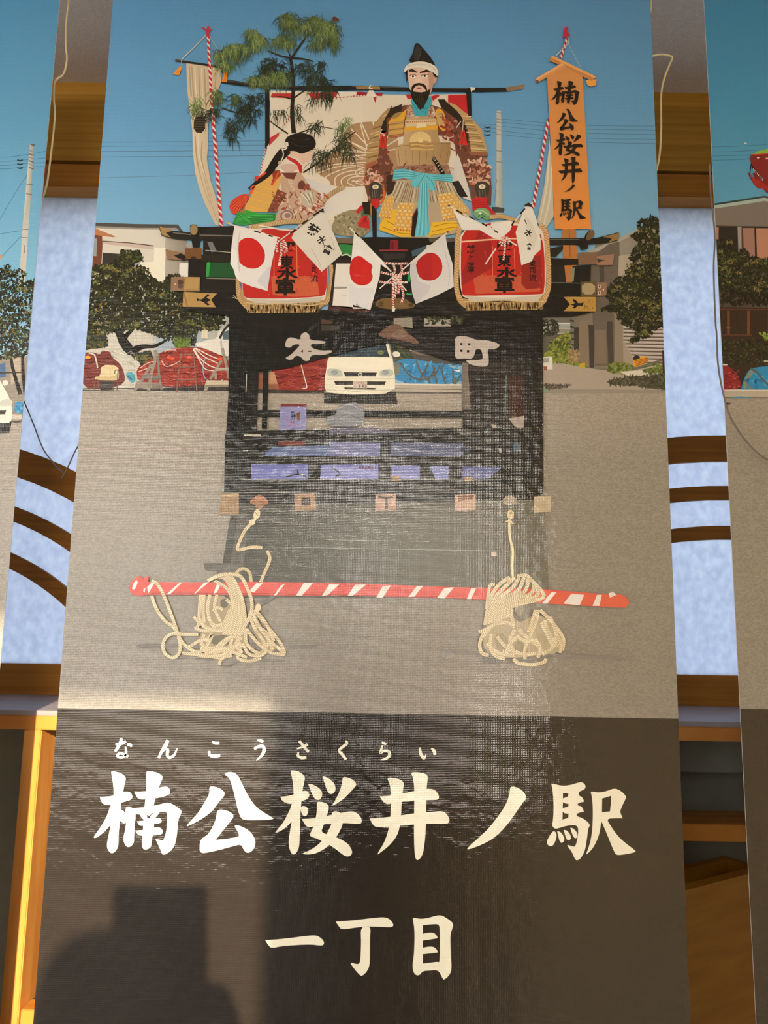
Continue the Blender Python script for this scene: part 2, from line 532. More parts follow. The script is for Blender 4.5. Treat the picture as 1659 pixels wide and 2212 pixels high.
class Art:
    """draws the flat print: every element is one mesh of coloured facets lying in the sheet, later ones a few microns proud"""

    def __init__(self, xl, xr, z0=-9, z1=9, start=0):
        self.n = start
        self.xl, self.xr, self.z0, self.z1 = xl, xr, z0, z1
        self.name = None

    def el(self, name, parent, mat='print'):
        self.flush()
        self.name, self.parent, self.mat = name, parent, mat
        self.v, self.f, self.c = [], [], []
        return self

    def flush(self):
        if not self.name or not self.f:
            self.name = None
            return None
        me = bpy.data.meshes.new(self.name)
        me.from_pydata(self.v, [], self.f)
        at = me.color_attributes.new('Col', 'FLOAT_COLOR', 'CORNER')
        at.data.foreach_set('color', [x for c in self.c for x in (*c, 1.0)])
        me.materials.append(M[self.mat])
        o = link(self.name, me, self.parent)
        self.name = None
        return o

    def tri(self, P, C, y):
        poly = list(zip(P, C))
        for ax, lim, sg in ((0, self.xl, 1), (0, self.xr, -1), (2, self.z0, 1), (2, self.z1, -1)):
            if all(sg * (p[ax] - lim) >= 0 for p, _ in poly):
                continue
            out = []
            for i in range(len(poly)):
                (p, c), (q, e) = poly[i], poly[(i + 1) % len(poly)]
                dp, dq = sg * (p[ax] - lim), sg * (q[ax] - lim)
                if dp >= 0:
                    out.append((p, c))
                if (dp >= 0) != (dq >= 0):
                    t = dp / (dp - dq)
                    out.append((p.lerp(q, t), tuple(a + (b - a) * t for a, b in zip(c, e))))
            poly = out
            if len(poly) < 3:
                return
        k = len(self.v)
        for p, c in poly:
            self.v.append((p.x, y, p.z))
            self.c.append(c)
        # wind so that the normal looks to -Y (towards the room)
        a, b, c = poly[0][0], poly[1][0], poly[2][0]
        idx = list(range(k, k + len(poly)))
        if (b - a).cross(c - a).y > 0:
            idx.reverse()
            self.c[k:] = self.c[k:][::-1]
        self.f.append(idx)

    def lay(self, k=1):
        self.n += k
        return -0.0006 - self.n * LAYER

    def raw(self, loops, col, y=None):
        """loops of photo pixels (first outer, rest holes)"""
        if y is None:
            y = self.lay()
        flat = [q for lp in loops for q in lp]
        fn = col if callable(col) else (lambda a, b: col)
        W = [pt(a, b, 0.0) for a, b in flat]
        Cc = [fn(a, b) for a, b in flat]
        for t in geometry.tessellate_polygon([[Vector((a, -b, 0)) for a, b in lp] for lp in loops]):
            self.tri([W[i] for i in t], [Cc[i] for i in t], y)

    def p(self, c, s, col, sm=0, holes=(), y=None):
        P = pts_of(c, s)
        if sm:
            P = chaikin(P, sm)
        col = hexc(col) if isinstance(col, str) else col
        H = [chaikin(pts_of(c, h), sm) if sm else pts_of(c, h) for h in holes]
        self.raw([P] + H, col, y)
        return P

    def gp(self, c, s, stops, axis=1, sm=0):
        """polygon with a colour gradient along x (0) or y (1), drawn as bands: stops = [(pixel, hex), ...]"""
        P = pts_of(c, s)
        if sm:
            P = chaikin(P, sm)
        st = [(k, hexc(h)) for k, h in stops]

        def fn(a, b):
            v = (a, b)[axis]
            if v <= st[0][0]: return st[0][1]
            for (k0, c0), (k1, c1) in zip(st, st[1:]):
                if v <= k1:
                    t = (v - k0) / (k1 - k0)
                    return tuple(x + (z - x) * t for x, z in zip(c0, c1))
            return st[-1][1]
        self.raw([P], fn)

    def st(self, c, s, w, col, y=None, n=5, taper=0):
        """brush stroke; w in photo pixels (number or list)"""
        P = pts_of(c, s)
        k = len(P)
        W = list(w) if isinstance(w, (list, tuple)) else [w] * k
        if len(W) != k:
            W = [W[0] + (W[-1] - W[0]) * i / max(1, k - 1) for i in range(k)] if len(W) == 2 else [W[min(i, len(W) - 1)] for i in range(k)]
        Q = catmull([(a, b, ww) for (a, b), ww in zip(P, W)], n) if k > 2 and n > 1 else [Vector((a, b, ww)) for (a, b), ww in zip(P, W)]
        col = hexc(col) if isinstance(col, str) else col
        if y is None:
            y = self.lay()
        L, R = [], []
        for i, q in enumerate(Q):
            dx = Q[min(i + 1, len(Q) - 1)] - Q[max(i - 1, 0)]
            l = math.hypot(dx.x, dx.y) or 1
            nx, ny = -dx.y / l * q.z / 2, dx.x / l * q.z / 2
            L.append((q.x + nx, q.y + ny)); R.append((q.x - nx, q.y - ny))
        for i in range(len(Q) - 1):
            a, b, cc, d = [pt(*q, 0.0) for q in (L[i], L[i + 1], R[i + 1], R[i])]
            self.tri([a, b, cc], [col] * 3, y)
            self.tri([a, cc, d], [col] * 3, y)
        return Q

    def line(self, c, s, w, col):
        return self.st(c, s, w, col, n=1)

    def ell(self, c, x, y, rx, ry, col, rot=0, n=22, yy=None):
        cr, sr = math.cos(rot), math.sin(rot)
        S = [(x + rx * math.cos(a) * cr - ry * math.sin(a) * sr, y + rx * math.cos(a) * sr + ry * math.sin(a) * cr) for a in [i * 2 * math.pi / n for i in range(n)]]
        self.p(c, S, col, y=yy)

    def rope(self, c, s, w, base, dark, lite=None, pitch=1.0):
        P = pts_of(c, s)
        self.st('0', P, w * 1.16, dark)
        Q = self.st('0', P, w, base)
        y = self.lay()
        acc, step = 0, w * 0.62 * pitch
        cd = hexc(dark)
        for i in range(len(Q) - 1):
            dd = Q[i + 1] - Q[i]
            l = math.hypot(dd.x, dd.y)
            if l < 1e-6: continue
            ux, uy = dd.x / l, dd.y / l
            t = step - acc
            while t < l:
                x, yy = Q[i].x + ux * t, Q[i].y + uy * t
                h = w * 0.42
                a = (x - uy * h - ux * h * .7, yy + ux * h - uy * h * .7)
                b = (x + uy * h + ux * h * .7, yy - ux * h + uy * h * .7)
                self.st('0', [a, b], w * 0.13, cd, y=y, n=1)
                t += step
            acc = (acc + l) % step

    def leaves(self, c, s, n, size, cols, aspect=0.5, down=None, sub=14):
        P = pts_of(c, s)
        xs, ys = [q[0] for q in P], [q[1] for q in P]
        Y = [self.lay() for _ in range(sub)]
        cols = [hexc(q) for q in cols]
        k = 0
        tries = 0
        while k < n and tries < n * 20:
            tries += 1
            x, y = random.uniform(min(xs), max(xs)), random.uniform(min(ys), max(ys))
            if not inside(P, x, y):
                continue
            a = random.uniform(0, math.pi * 2) if down is None else math.pi / 2 + random.gauss(0, down)
            r = size * random.uniform(0.55, 1.25)
            ux, uy = math.cos(a) * r, math.sin(a) * r
            vx, vy = -uy * aspect, ux * aspect
            col = vary(random.choice(cols), 0.25)
            W = [pt(x + q[0], y + q[1], 0.0) for q in ((-ux, -uy), (vx, vy), (ux, uy), (-vx, -vy))]
            yy = Y[k % sub] - (k // sub % 60) * 1.5e-8
            self.tri([W[0], W[1], W[2]], [col] * 3, yy)
            self.tri([W[0], W[2], W[3]], [col] * 3, yy)
            k += 1

    def needles(self, c, tufts, n, length, cols, spread=0.9, base=math.pi / 2, w=1.1):
        """pine tufts: fans of thin drooping needles"""
        Y = [self.lay() for _ in range(14)]
        cols = [hexc(q) for q in cols]
        for (x0, y0) in pts_of(c, tufts):
            shade = random.uniform(0.7, 1.25)
            for k in range(n):
                a = base + random.gauss(0, spread)
                r = length * random.uniform(0.5, 1.15)
                x, y = x0 + random.gauss(0, length * .22), y0 + random.gauss(0, length * .16)
                tx, ty = x + math.cos(a) * r * .8, y + math.sin(a) * r + r * .15
                mx, my = (x + tx) / 2 + (tx - x) * .12, (y + ty) / 2 - r * .07
                col = tuple(min(1, v * shade) for v in vary(random.choice(cols), 0.3))
                self.st('0', [(x, y), (mx, my), (tx, ty)], [w, w, w * .3], col, y=Y[k % 14], n=1)

    def glyph(self, ch, quad, col, bold=0.02):
        """a character of the built-in font fitted into a quad of photo pixels (tl, tr, br, bl)"""
        if ch not in GLYPH:
            cu = bpy.data.curves.new('glyph', 'FONT')
            cu.body = ch
            cu.offset = bold
            cu.fill_mode = 'FRONT'
            cu.resolution_u = 3
            ob = bpy.data.objects.new('glyph', cu)
            COL.objects.link(ob)
            dg = bpy.context.evaluated_depsgraph_get()
            ev = ob.evaluated_get(dg)
            me = ev.to_mesh()
            me.calc_loop_triangles()
            vs = [v.co.copy() for v in me.vertices]
            tr_ = [tuple(t.vertices) for t in me.loop_triangles]
            ev.to_mesh_clear()
            bpy.data.objects.remove(ob)
            bpy.data.curves.remove(cu)
            GLYPH[ch] = (vs, tr_)
        vs, tr_ = GLYPH[ch]
        if not vs: return
        x0, x1 = min(v.x for v in vs), max(v.x for v in vs)
        y0, y1 = min(v.y for v in vs), max(v.y for v in vs)
        col = hexc(col) if isinstance(col, str) else col
        y = self.lay()
        W = []
        for v in vs:
            u, w = (v.x - x0) / ((x1 - x0) or 1), (y1 - v.y) / ((y1 - y0) or 1)
            a, b, cc, d = quad
            q = [(a[i] * (1 - u) + b[i] * u) * (1 - w) + (d[i] * (1 - u) + cc[i] * u) * w for i in (0, 1)]
            W.append(pt(q[0], q[1], 0.0))
        for t in tr_:
            self.tri([W[i] for i in t], [col] * 3, y)

    def text(self, c, x, y, w, h, ch, col, bold=0.02, rot=0.0, skew=0.0):
        """one character in the box x,y,w,h of a crop, turned by rot about the box centre"""
        cx, cy = x + w / 2, y + h / 2
        Q = []
        for a, b in ((-w / 2, -h / 2), (w / 2, -h / 2), (w / 2, h / 2), (-w / 2, h / 2)):
            b2 = b + a * skew
            Q.append((cx + a * math.cos(rot) - b2 * math.sin(rot), cy + a * math.sin(rot) + b2 * math.cos(rot)))
        self.glyph(ch, pts_of(c, Q), col, bold)

    def barber(self, c, a, b, w, c1, c2, n, slant=1.0, jit=0.0):
        """candy-striped pole from a to b"""
        (ax, ay), (bx, by) = pts_of(c, [a, b])
        c1, c2 = hexc(c1), hexc(c2)
        self.st('0', [(ax, ay), (bx, by)], w, c1, n=1)
        y = self.lay()
        dx, dy = bx - ax, by - ay
        l = math.hypot(dx, dy)
        ux, uy = dx / l, dy / l
        nx, ny = -uy * w / 2, ux * w / 2
        for i in range(n):
            t0 = (i + 0.25) / n * l
            t1 = (i + 0.25 + 0.42) / n * l
            s = slant * w
            q = []
            for t, sg in ((t0, 1), (t1, 1), (t1 + s, -1), (t0 + s, -1)):
                t = max(0, min(l, t))
                q.append((ax + ux * t + nx * sg, ay + uy * t + ny * sg))
            W = [pt(*k, 0.0) for k in q]
            self.tri([W[0], W[1], W[2]], [c2] * 3, y)
            self.tri([W[0], W[2], W[3]], [c2] * 3, y)


GLYPH = {}


def banner(name, label, xl, xr, ztop, zbot, zsplit):
    """hanging vinyl banner: sheet, rods, hanging cords; returns root, photo panel parent, title panel parent"""
    root = empty(name, ((xl + xr) / 2, 0.0, zbot))
    tag(root, label, 'banner', 'row of tall printed banners hung before the blue wall')
    box('vinyl_sheet', (xl, -0.0005, zbot), (xr, 0.0005, ztop), M['sheet'], root)
    for nm, z in (('top_rod', ztop), ('bottom_rod', zbot)):
        from_bm(nm, tube_bm([(xl - 0.012, 0, z), (xr + 0.012, 0, z)], 0.008, 12), M['rod'], root, True)
    for x in (xl + 0.03, xr - 0.03):
        from_bm('hanging_cord', tube_bm([(x, 0, ztop), (x, 0, CEIL_Z)], 0.0015, 6), M['rod'], root)
    return root


M['sheet'] = new_mat('white banner vinyl edge', 'd8d6cf', 0.4, 0.5)

# ------------------------------------------------------------------ the middle banner
XL = (pt(244, 0).x + pt(158, 1106).x + pt(90, 2000).x) / 3
XR = (pt(1404, 0).x + pt(1447, 1106).x + pt(1483, 2000).x) / 3
ZTOP, ZBOT = CEIL_Z - 0.05, 0.86
ZSPLIT = (pt(115, 1531).z + pt(1472, 1551).z) / 2
mid = banner('hanging_banner', 'tall banner of a festival float with a seated samurai doll, black title panel below', XL, XR, ZTOP, ZBOT, ZSPLIT)
a = Art(XL, XR, ZSPLIT, ZTOP)
TOPY, BOTY = -700, 1560
ALLX = (-40, 1700)


def backdrop(a, root, sky, road, hor=846):
    a.el('printed_photograph', root)
    ys = [k for k, _ in sky]
    for (k0, c0), (k1, c1) in zip(sky, sky[1:]):
        c0l, c1l = hexc(c0), hexc(c1)
        a.raw([[(-900, k0), (2600, k0), (2600, k1), (-900, k1)]], lambda x, y, k0=k0, k1=k1, c0l=c0l, c1l=c1l: tuple(p + (q - p) * ((y - k0) / (k1 - k0)) for p, q in zip(c0l, c1l)), y=-0.0006)
    ph = a.flush()
    a.el('printed_car_park', ph, 'roadprint')
    a.lay()
    yy = a.lay()
    for (k0, c0), (k1, c1) in zip(road, road[1:]):
        c0l, c1l = hexc(c0), hexc(c1)
        a.raw([[(-900, k0), (2600, k0), (2600, k1), (-900, k1)]], lambda x, y, k0=k0, k1=k1, c0l=c0l, c1l=c1l: tuple(p + (q - p) * ((y - k0) / (k1 - k0)) for p, q in zip(c0l, c1l)), y=yy)
    return ph


ROAD = [(842, '9c9389'), (900, '968e84'), (1000, '8b857b'), (1200, '868177'), (1400, '827d74'), (1700, '807a72')]
ph = backdrop(a, mid, [(-900, '3d74a4'), (0, '5088b8'), (250, '5f98c6'), (420, '6da3ca'), (560, '7aabcc'), (900, '8fb4c8')], ROAD)

# road stains
a.line('0', '165,968 500,975', 2, '9a8880'); a.line('0', '1180,905 1440,930', 2, '978b82')

# ---- power lines and pole
for yy, dy in ((308, -3), (317, -3), (328, -3), (340, -3)):
    a.el('printed_power_line', ph)
    a.line('0', [(215, yy), (400, yy + dy * .4), (590, yy + dy)], 1.1, '4c6f8a')
a.el('printed_power_line', ph)
a.line('0', '212,385 400,380 560,372', 1.0, '587c96')
for y0, y1 in ((258, 274), (265, 283), (274, 292), (284, 303), (292, 312)):
    a.el('printed_power_line', ph)
    a.st('0', [(1085, y0), (1250, (y0 + y1) / 2 + 5), (1425, y1 - 1)], 1.0, '4c7390')
a.el('printed_utility_pole', ph)
a.gp('C', '290,800 328,800 342,1720 288,1720', [(1070, 'aeb0aa'), (1080, 'c3c2b6'), (1086, '8e9590')], 0)
for y in (812, 840, 868, 895, 930, 960, 1000): a.line('C', [(286, y), (336, y + 10)], 2.2, '8a8d88' if y % 3 else '9d9d96')
for y in (1145, 1240): a.line('C', [(287, y), (340, y + 3)], 1.2, '5d6667')
for y in (1120, 1210, 1305, 1405, 1500): a.line('C', [(255, y), (370, y + 2)], .7, '92a2aa')
for y in (940, 972, 1007):
    a.p('C', [(180, y - 8), (205, y), (240, y - 6), (238, y + 6), (210, y + 12), (185, y + 4)], '23282c')
    a.line('C', [(105, y - 15), (290, y - 22)], .8, '45606f')
a.st('C', '290,1390 275,1560 265,1620', .9, '4c6878')
a.p('C', '250,1630 300,1630 350,1640 360,1650 350,1680 252,1680', '3d4546')

# ---- buildings glimpsed between the trees
a.el('printed_far_building', ph)
a.p('0', '-60,560 520,600 520,846 -60,846', 'a9aaa6')
a.p('0', '200,700 330,700 330,846 200,846', 'bdb9ae'); a.p('0', '340,690 440,690 440,846 340,846', '98a6b0')
a.el('printed_far_building', ph)
a.p('0', '1165,700 1500,700 1500,850 1165,850', '8a847a')
# ---- left house
a.el('printed_white_house', ph)
a.p('N', '60,130 870,180 1040,210 1040,700 60,700', 'c9c5bb')
a.gp('N', '870,200 1060,215 1110,330 1110,720 850,720', [(355, 'a8a197'), (400, '877f76')], 0)
a.p('N', '750,370 870,375 860,720 700,720 590,560 600,520 745,520', 'dedaca')
a.p('N', '0,100 560,120 1000,125 1060,210 1040,215 980,160 560,160 0,135', '4a4744')
a.p('N', '0,135 560,160 980,160 1000,180 560,178 0,160', '8d8983')
a.p('N', '0,170 130,165 250,215 345,250 320,260 200,245 0,215', 'a8704c')
a.p('N', '0,215 200,245 205,340 190,600 0,620', '6b4030')
a.p('N', '40,260 150,275 140,460 40,450', '8a918f')
a.p('N', '205,300 480,320 745,350 735,390 480,360 205,330', 'b9a79c')
a.line('N', '205,300 480,318 745,350', 2, '4d433e')
a.p('N', '205,420 390,435 390,640 195,640', '34302b')
a.p('N', '395,435 600,440 590,640 390,640', '9aa09c')
a.p('N', '1015,530 1115,530 1110,690 1010,690', 'd6d4cc')
a.p('N', '1080,330 1120,310 1180,390 1130,400', '9d9a92')

# ---- barn on the other side
a.el('printed_grey_barn', ph)
a.p('Q', '-40,1240 2000,1240 2000,1860 -40,1900', '6f6a62')
a.gp('Q', '440,1240 700,360 980,330 1460,85 2000,-60 2000,1830 850,1850 500,1850', [(1230, '6e665b'), (1330, '857c6e'), (1400, '9b9284')], 0)
a.p('Q', '960,345 1460,85 1460,110 1240,200 975,300', '53504c')
a.p('Q', '590,470 980,300 1240,180 1460,90 1600,40 1600,70 1240,215 980,350 700,470', 'a2a09b')
a.p('Q', '850,380 980,345 985,560 930,1300 920,1830 690,1830 660,1240 630,640 720,480', '645c52')
a.p('Q', '975,520 1150,480 1150,620 1040,740 970,760', 'a89e8e')
a.p('Q', '990,350 1290,370 1280,430 1140,490 1000,510', '8a8780')
a.p('Q', '500,1300 600,1300 620,1840 500,1840', '7d6f5f')
a.p('Q', '610,1340 680,1345 680,1850 625,1850 615,1400', '3c3833')
a.p('Q', '690,1400 820,1400 830,1800 690,1800', '766a5c')
a.p('Q', '830,1300 900,1300 905,1420 915,1800 850,1800', '45403a')
a.p('Q', '740,640 800,640 800,830 750,830', '47423b')
a.p('Q', '920,1180 1030,1200 1030,1820 930,1830', '857a6c')
a.p('Q', '1020,1330 1100,1560 1160,1690 1140,1820 1030,1820', '9a8f80')
a.p('Q', '1020,1330 1520,1330 1900,1330 1900,1820 1330,1810 1160,1690', 'a39a96')
for k in range(11):
    y = 1345 + k * 44
    a.line('Q', [(1030 + max(0, k - 4) * 26, y), (1530, y + 12)], 2.2, '54493f')
    a.line('Q', [(1030 + max(0, k - 4) * 26, y + 20), (1530, y + 30)], 2.6, 'bcb5b2')
for k in range(9):
    a.line('Q', [(1040 + k * 8, 690 + k * 40), (1500, 690 + k * 46)], 2.0, '5d5348')
    a.line('Q', [(1040 + k * 8, 706 + k * 40), (1500, 708 + k * 46)], 2.4, 'b3aba4')
for k in range(11): a.line('Q', [(390, 1250 + k * 36), (440, 1262 + k * 36)], 4.2, '3b3834' if k % 2 else '6e6a64')
a.p('Q', '440,1370 500,1370 500,1660 440,1640', '3a3631')
# yard behind the float on this side
a.el('printed_yard', ph)
a.p('Q', '-60,1310 390,1310 400,1460 -60,1460', '86847e')
for y, c in ((1320, 'c3c6c4'), (1345, '9aa3a6'), (1375, 'b8bab5'), (1440, 'a6a39a')): a.line('Q', [(-40, y), (395, y + 6)], 2.6, c)
a.p('Q', '40,1460 400,1440 400,1740 40,1700', '5b594f')
a.leaves('Q', '150,1560 330,1430 400,1440 400,1640 420,1790 190,1800 130,1680', 420, 5, ['6b7530', '7d8438', '525f26', '3d4a1e', '8d8f44'])
a.leaves('Q', '60,1690 200,1640 260,1800 60,1790', 120, 4, ['7d8b3c', '94984a', '5c6a2a'])
a.leaves('Q', '380,1640 500,1640 510,1830 370,1830', 150, 4.5, ['9a7f5c', '7f6748', 'ab9168'], .25, 0.5)
a.leaves('Q', '60,1270 240,1290 260,1440 80,1500', 140, 4, ['2c2b22', '3d3c2e', '24231c'])
a.leaves('Q', '330,1800 520,1790 640,1850 330,1870', 160, 4, ['6a7a30', '869040', '4f5c26'])
a.p('Q', '-60,1800 300,1800 640,1860 1000,1910 1700,1900 1700,2120 -60,2100', 'a0958a')
a.p('Q', '40,1730 180,1715 185,1870 40,1880', 'cfccc2')
a.p('Q', '50,1740 140,1735 140,1790 50,1795', '97968f'); a.p('Q', '75,1835 120,1835 122,1880 80,1882', '8a5a46')
a.p('Q', '500,1800 575,1795 570,1860 515,1860', 'b89a30')
a.leaves('Q', '840,1830 930,1790 1060,1800 1150,1850 1050,1920 850,1900', 330, 5, ['5f6c33', '767f42', '4a5626', '808848'])
a.p('Q', '985,1900 1250,1880 1500,1900 1300,1950 1100,1960', 'cbc5b8')
a.leaves('Q', '1270,1850 1400,1800 1540,1830 1540,1920 1270,1910', 180, 5, ['5f6c33', '767f42', '4a5626'])
a.p('Q', '1140,1750 1310,1710 1330,1780 1190,1845 1150,1830', 'd9962c')
for k in range(4): a.line('Q', [(1160 + k * 6, 1775 + k * 18), (1320, 1735 + k * 16)], 1.8, '8f5f17')
a.p('Q', '1140,1740 1170,1700 1230,1715 1225,1745 1150,1765', '2d2f2e', 1)
a.line('Q', '1150,1870 1350,1800 1500,1760', 4, '6b655e'); a.line('Q', '1200,1880 1420,1830', 3, 'a49d94')
a.p('Q', '1490,1640 1530,1650 1540,2000 1500,1960', '4a1f20')
a.leaves('Q', '840,2010 1100,1960 1560,1930 1560,2110 1200,2070 900,2050', 420, 7, ['45443a', '3b3c2b', '4c4d33', '5c5648'], .35, 1.4)
a.leaves('Q', '60,2050 400,2060 300,2090 60,2110', 160, 5, ['5a5148', '463f38', '6d6359'], .3, 1.5)
a.p('Q', '55,2030 140,2150 60,2150', '7c9486')

# ---- trees of the photograph
def bush(a, c, shapes, n, size):
    """leafy crown: dark mass, then leaf clumps that catch the light"""
    for s, k in shapes:
        a.leaves(c, s, int(n * k * .75), size * 1.35, ['171710', '1f2016', '1b1a11', '262718'], .6)
    for s, k in shapes:
        a.leaves(c, s, int(n * k * .7), size, ['2b2d19', '34361d', '232415', '3d3e22', '292b18'], .5)
    for s, k in shapes:
        P = pts_of(c, s)
        xs, ys = [q[0] for q in P], [q[1] for q in P]
        for _ in range(int(n * k / 22)):
            x, y = random.uniform(min(xs), max(xs)), random.uniform(min(ys), max(ys))
            if not inside(P, x, y): continue
            r = random.uniform(5, 13)
            sq = [(x - r, y - r * .5), (x + r, y - r * .5), (x + r, y + r * .5), (x - r, y + r * .5)]
            a.leaves('0', sq, random.randint(8, 16), size * .72, random.choice([['555a2c', '656a36', '474b26'], ['6d7040', '7d7f4c', '585c30'], ['78693a', '6a5f30', '8b8048'], ['4f5a34', '5f6b40', '40482a']]), .42, sub=1)


a.el('printed_tree', ph)
a.st('N', '500,1500 480,1440 420,1350 370,1250 290,1190', [20, 22, 20, 15, 8], '1d1812')
a.st('N', '500,1500 560,1440 650,1410 760,1405 900,1330', [22, 16, 9, 7, 4], '1d1812')
a.st('N', '420,1350 470,1280 520,1240', [12, 9, 6], '1d1812')
bush(a, 'N', [('0,640 120,560 300,540 420,420 560,410 600,470 520,560 690,590 720,680 830,740 900,660 1000,640 1060,740 1060,1010 1250,1040 1480,1080 1500,1150 1430,1240 1200,1240 1180,1400 980,1400 900,1330 780,1300 640,1240 560,1240 400,1250 200,1280 0,1400', 1.0),
              ('0,1250 230,1260 260,1400 100,1440 0,1440', .12), ('560,1500 700,1460 740,1560 620,1600', .06), ('400,400 600,410 640,470 520,560 420,520', .05)], 2900, 4.2)
a.leaves('N', '960,1320 1130,1330 1120,1420 970,1430', 90, 5, ['5c7428', '6f8434', '48601f'])
a.el('printed_tree', ph)
bush(a, 'Q', [('1200,130 1250,70 1340,100 1350,10 1420,60 1480,90 1700,0 1700,1400 1500,1370 1440,1370 1330,1480 1280,1500 1150,1560 1090,1540 1150,1470 1180,1420 1020,1330 950,1250 980,1180 850,1190 770,1160 870,1090 830,1010 820,930 870,850 950,780 1050,780 1060,700 1120,650 1100,560 1150,460 1210,360 1110,290 1200,220', 1.0)], 1900, 4.4)

# ---- nets and things along the far edge of the car park
a.el('printed_net_pile', ph)
a.p('N', '-40,1470 120,1430 400,1430 480,1500 560,1610 560,1860 -40,1870', 'b9b6ab', 1)
for k in range(30):
    x, y = random.uniform(150, 540), random.uniform(1450, 1700)
    a.st('N', [(x, y), (x + 40, y + random.uniform(-20, 40)), (x + 80, y + random.uniform(10, 60))], 1.0, random.choice(['8d8a80', 'd8d5cb', '7c796f']))
a.p('N', '-40,1480 100,1470 180,1500 190,1460 290,1460 300,1520 400,1600 440,1700 440,1800 300,1850 -40,1850', '6e2f28', 1)
for k in range(40):
    x, y = random.uniform(-20, 330), random.uniform(1510, 1830)
    a.st('N', [(x, y), (x + 50, y + random.uniform(-14, 14)), (x + 110, y + random.uniform(-14, 14))], 1.6, random.choice(['5a231f', '8a4238', '7a372e', '4c1d1a']))
a.st('N', '60,1480 120,1500 145,1580 155,1640', 3, 'cfc6b6'); a.ell('N', 52, 1527, 30, 18, 'e09a33')
a.p('N', '440,1690 540,1680 560,1780 500,1800', '4a93a8', 1); a.st('N', '470,1720 520,1760', 2, '223c44')
a.el('printed_net_pile', ph)
NET = '560,1640 700,1560 860,1450 1000,1430 1200,1415 1300,1440 1430,1500 1545,1530 1545,1830 1250,1830 1000,1840 830,1830 580,1790'
a.p('N', NET, '8f2f22', 1)
for k in range(210):
    x, y = random.uniform(570, 1500), random.uniform(1440, 1830)
    if inside(pts_of('N', NET), *CROPS['N'](x, y)):
        a.st('N', [(x, y), (x + 30, y + random.uniform(-18, 18)), (x + 75, y + random.uniform(-20, 20))], random.uniform(1, 2.2), random.choice(['6e1f18', 'ab4231', 'b4503e', '5c1712', 'a23a2a', '4a120e']))
for s in ('1170,1430 1220,1520 1310,1600 1400,1640', '1180,1430 1280,1520 1420,1590', '1190,1430 1320,1500 1440,1550', '1160,1440 1230,1560 1290,1650 1400,1670'): a.st('N', s, 2.2, 'd9cfc4')
for s in ('830,1560 870,1620 960,1600 1030,1560', '580,1680 660,1650 760,1620', '600,1640 680,1590 740,1570', '860,1470 900,1450 980,1450'): a.st('N', s, 2, 'c9ab9c')
a.st('N', '1290,1530 1265,1620 1275,1720 1320,1770 1420,1790 1480,1750', 1.8, '86a2c0')
for x, y in ((905, 1525), (940, 1540), (1120, 1525), (1440, 1545)): a.ell('N', x, y, 28, 17, 'cc5237')
a.p('N', '0,1850 850,1850 1545,1800 1545,1880 0,1880', '332c27')
a.line('N', '0,1860 560,1872', 2.2, 'b9b2a6')
a.el('printed_parked_car', ph)
a.p('N', '1180,1380 1290,1350 1400,1330 1430,1250 1500,1220 1560,1200 1560,1520 1440,1500 1300,1440 1200,1410', 'd3d0c8')
a.p('N', '1480,1260 1550,1240 1550,1340 1470,1340', '52656b'); a.p('N', '1250,1240 1315,1240 1315,1330 1245,1330', 'cbc1ab')
a.st('N', '1440,1330 1480,1250 1540,1180', 5, '2b2a28'); a.st('N', '1455,1350 1465,1500', 4, 'a9a9a6')
a.el('printed_armchair', ph)
a.p('N', '190,1605 375,1610 380,1740 370,1765 300,1770 130,1760 125,1730 185,1725', 'd0bd94', 1)
a.p('N', '125,1725 310,1735 375,1690 375,1745 320,1770 130,1765', 'bfa97c', 1)
for s in ('130,1765 120,1880', '330,1770 320,1885', '370,1660 360,1880', '160,1760 170,1880', '335,1700 340,1660 380,1660'): a.line('N', s, 2.2, '5e5349')
a.p('N', '180,1775 320,1775 315,1870 185,1870', '3a3430')
a.el('printed_step_stool', ph)
a.line('N', '765,1450 760,1560 720,1700 690,1890', 7, '8b8073'); a.line('N', '720,1600 640,1740 545,1880', 6, '8a8076')
a.line('N', '790,1480 800,1700 830,1870', 5, '7b7065')
a.p('N', '630,1710 720,1705 715,1750 610,1755', '786d63'); a.p('N', '570,1780 700,1790 680,1860 545,1840', '8d8276'); a.p('N', '720,1790 830,1800 835,1850 720,1855', '7a6f64'); a.p('N', '730,1720 820,1710 830,1760 725,1770', '6d6258')
a.el('printed_ladder', ph)
for s in ('1035,1480 985,1890', '1165,1480 1200,1890', '1040,1500 1170,1490', '1020,1630 1175,1625', '1010,1770 1190,1755'): a.line('N', s, 2.8, '7d5648')
a.el('printed_step_stool', ph)
for s in ('1470,1430 1540,1750', '1460,1560 1340,1760', '1400,1690 1400,1760'): a.line('N', s, 6, '8d8579')
a.p('N', '1400,1640 1540,1635 1540,1665 1390,1670', 'a59c8e'); a.p('N', '1300,1770 1545,1770 1545,1840 1280,1835', 'b9ac92'); a.p('N', '1290,1820 1545,1815 1545,1840 1280,1840', '7d7364')
a.p('N', '1285,1840 1325,1840 1300,1890 1265,1890', '94897a')

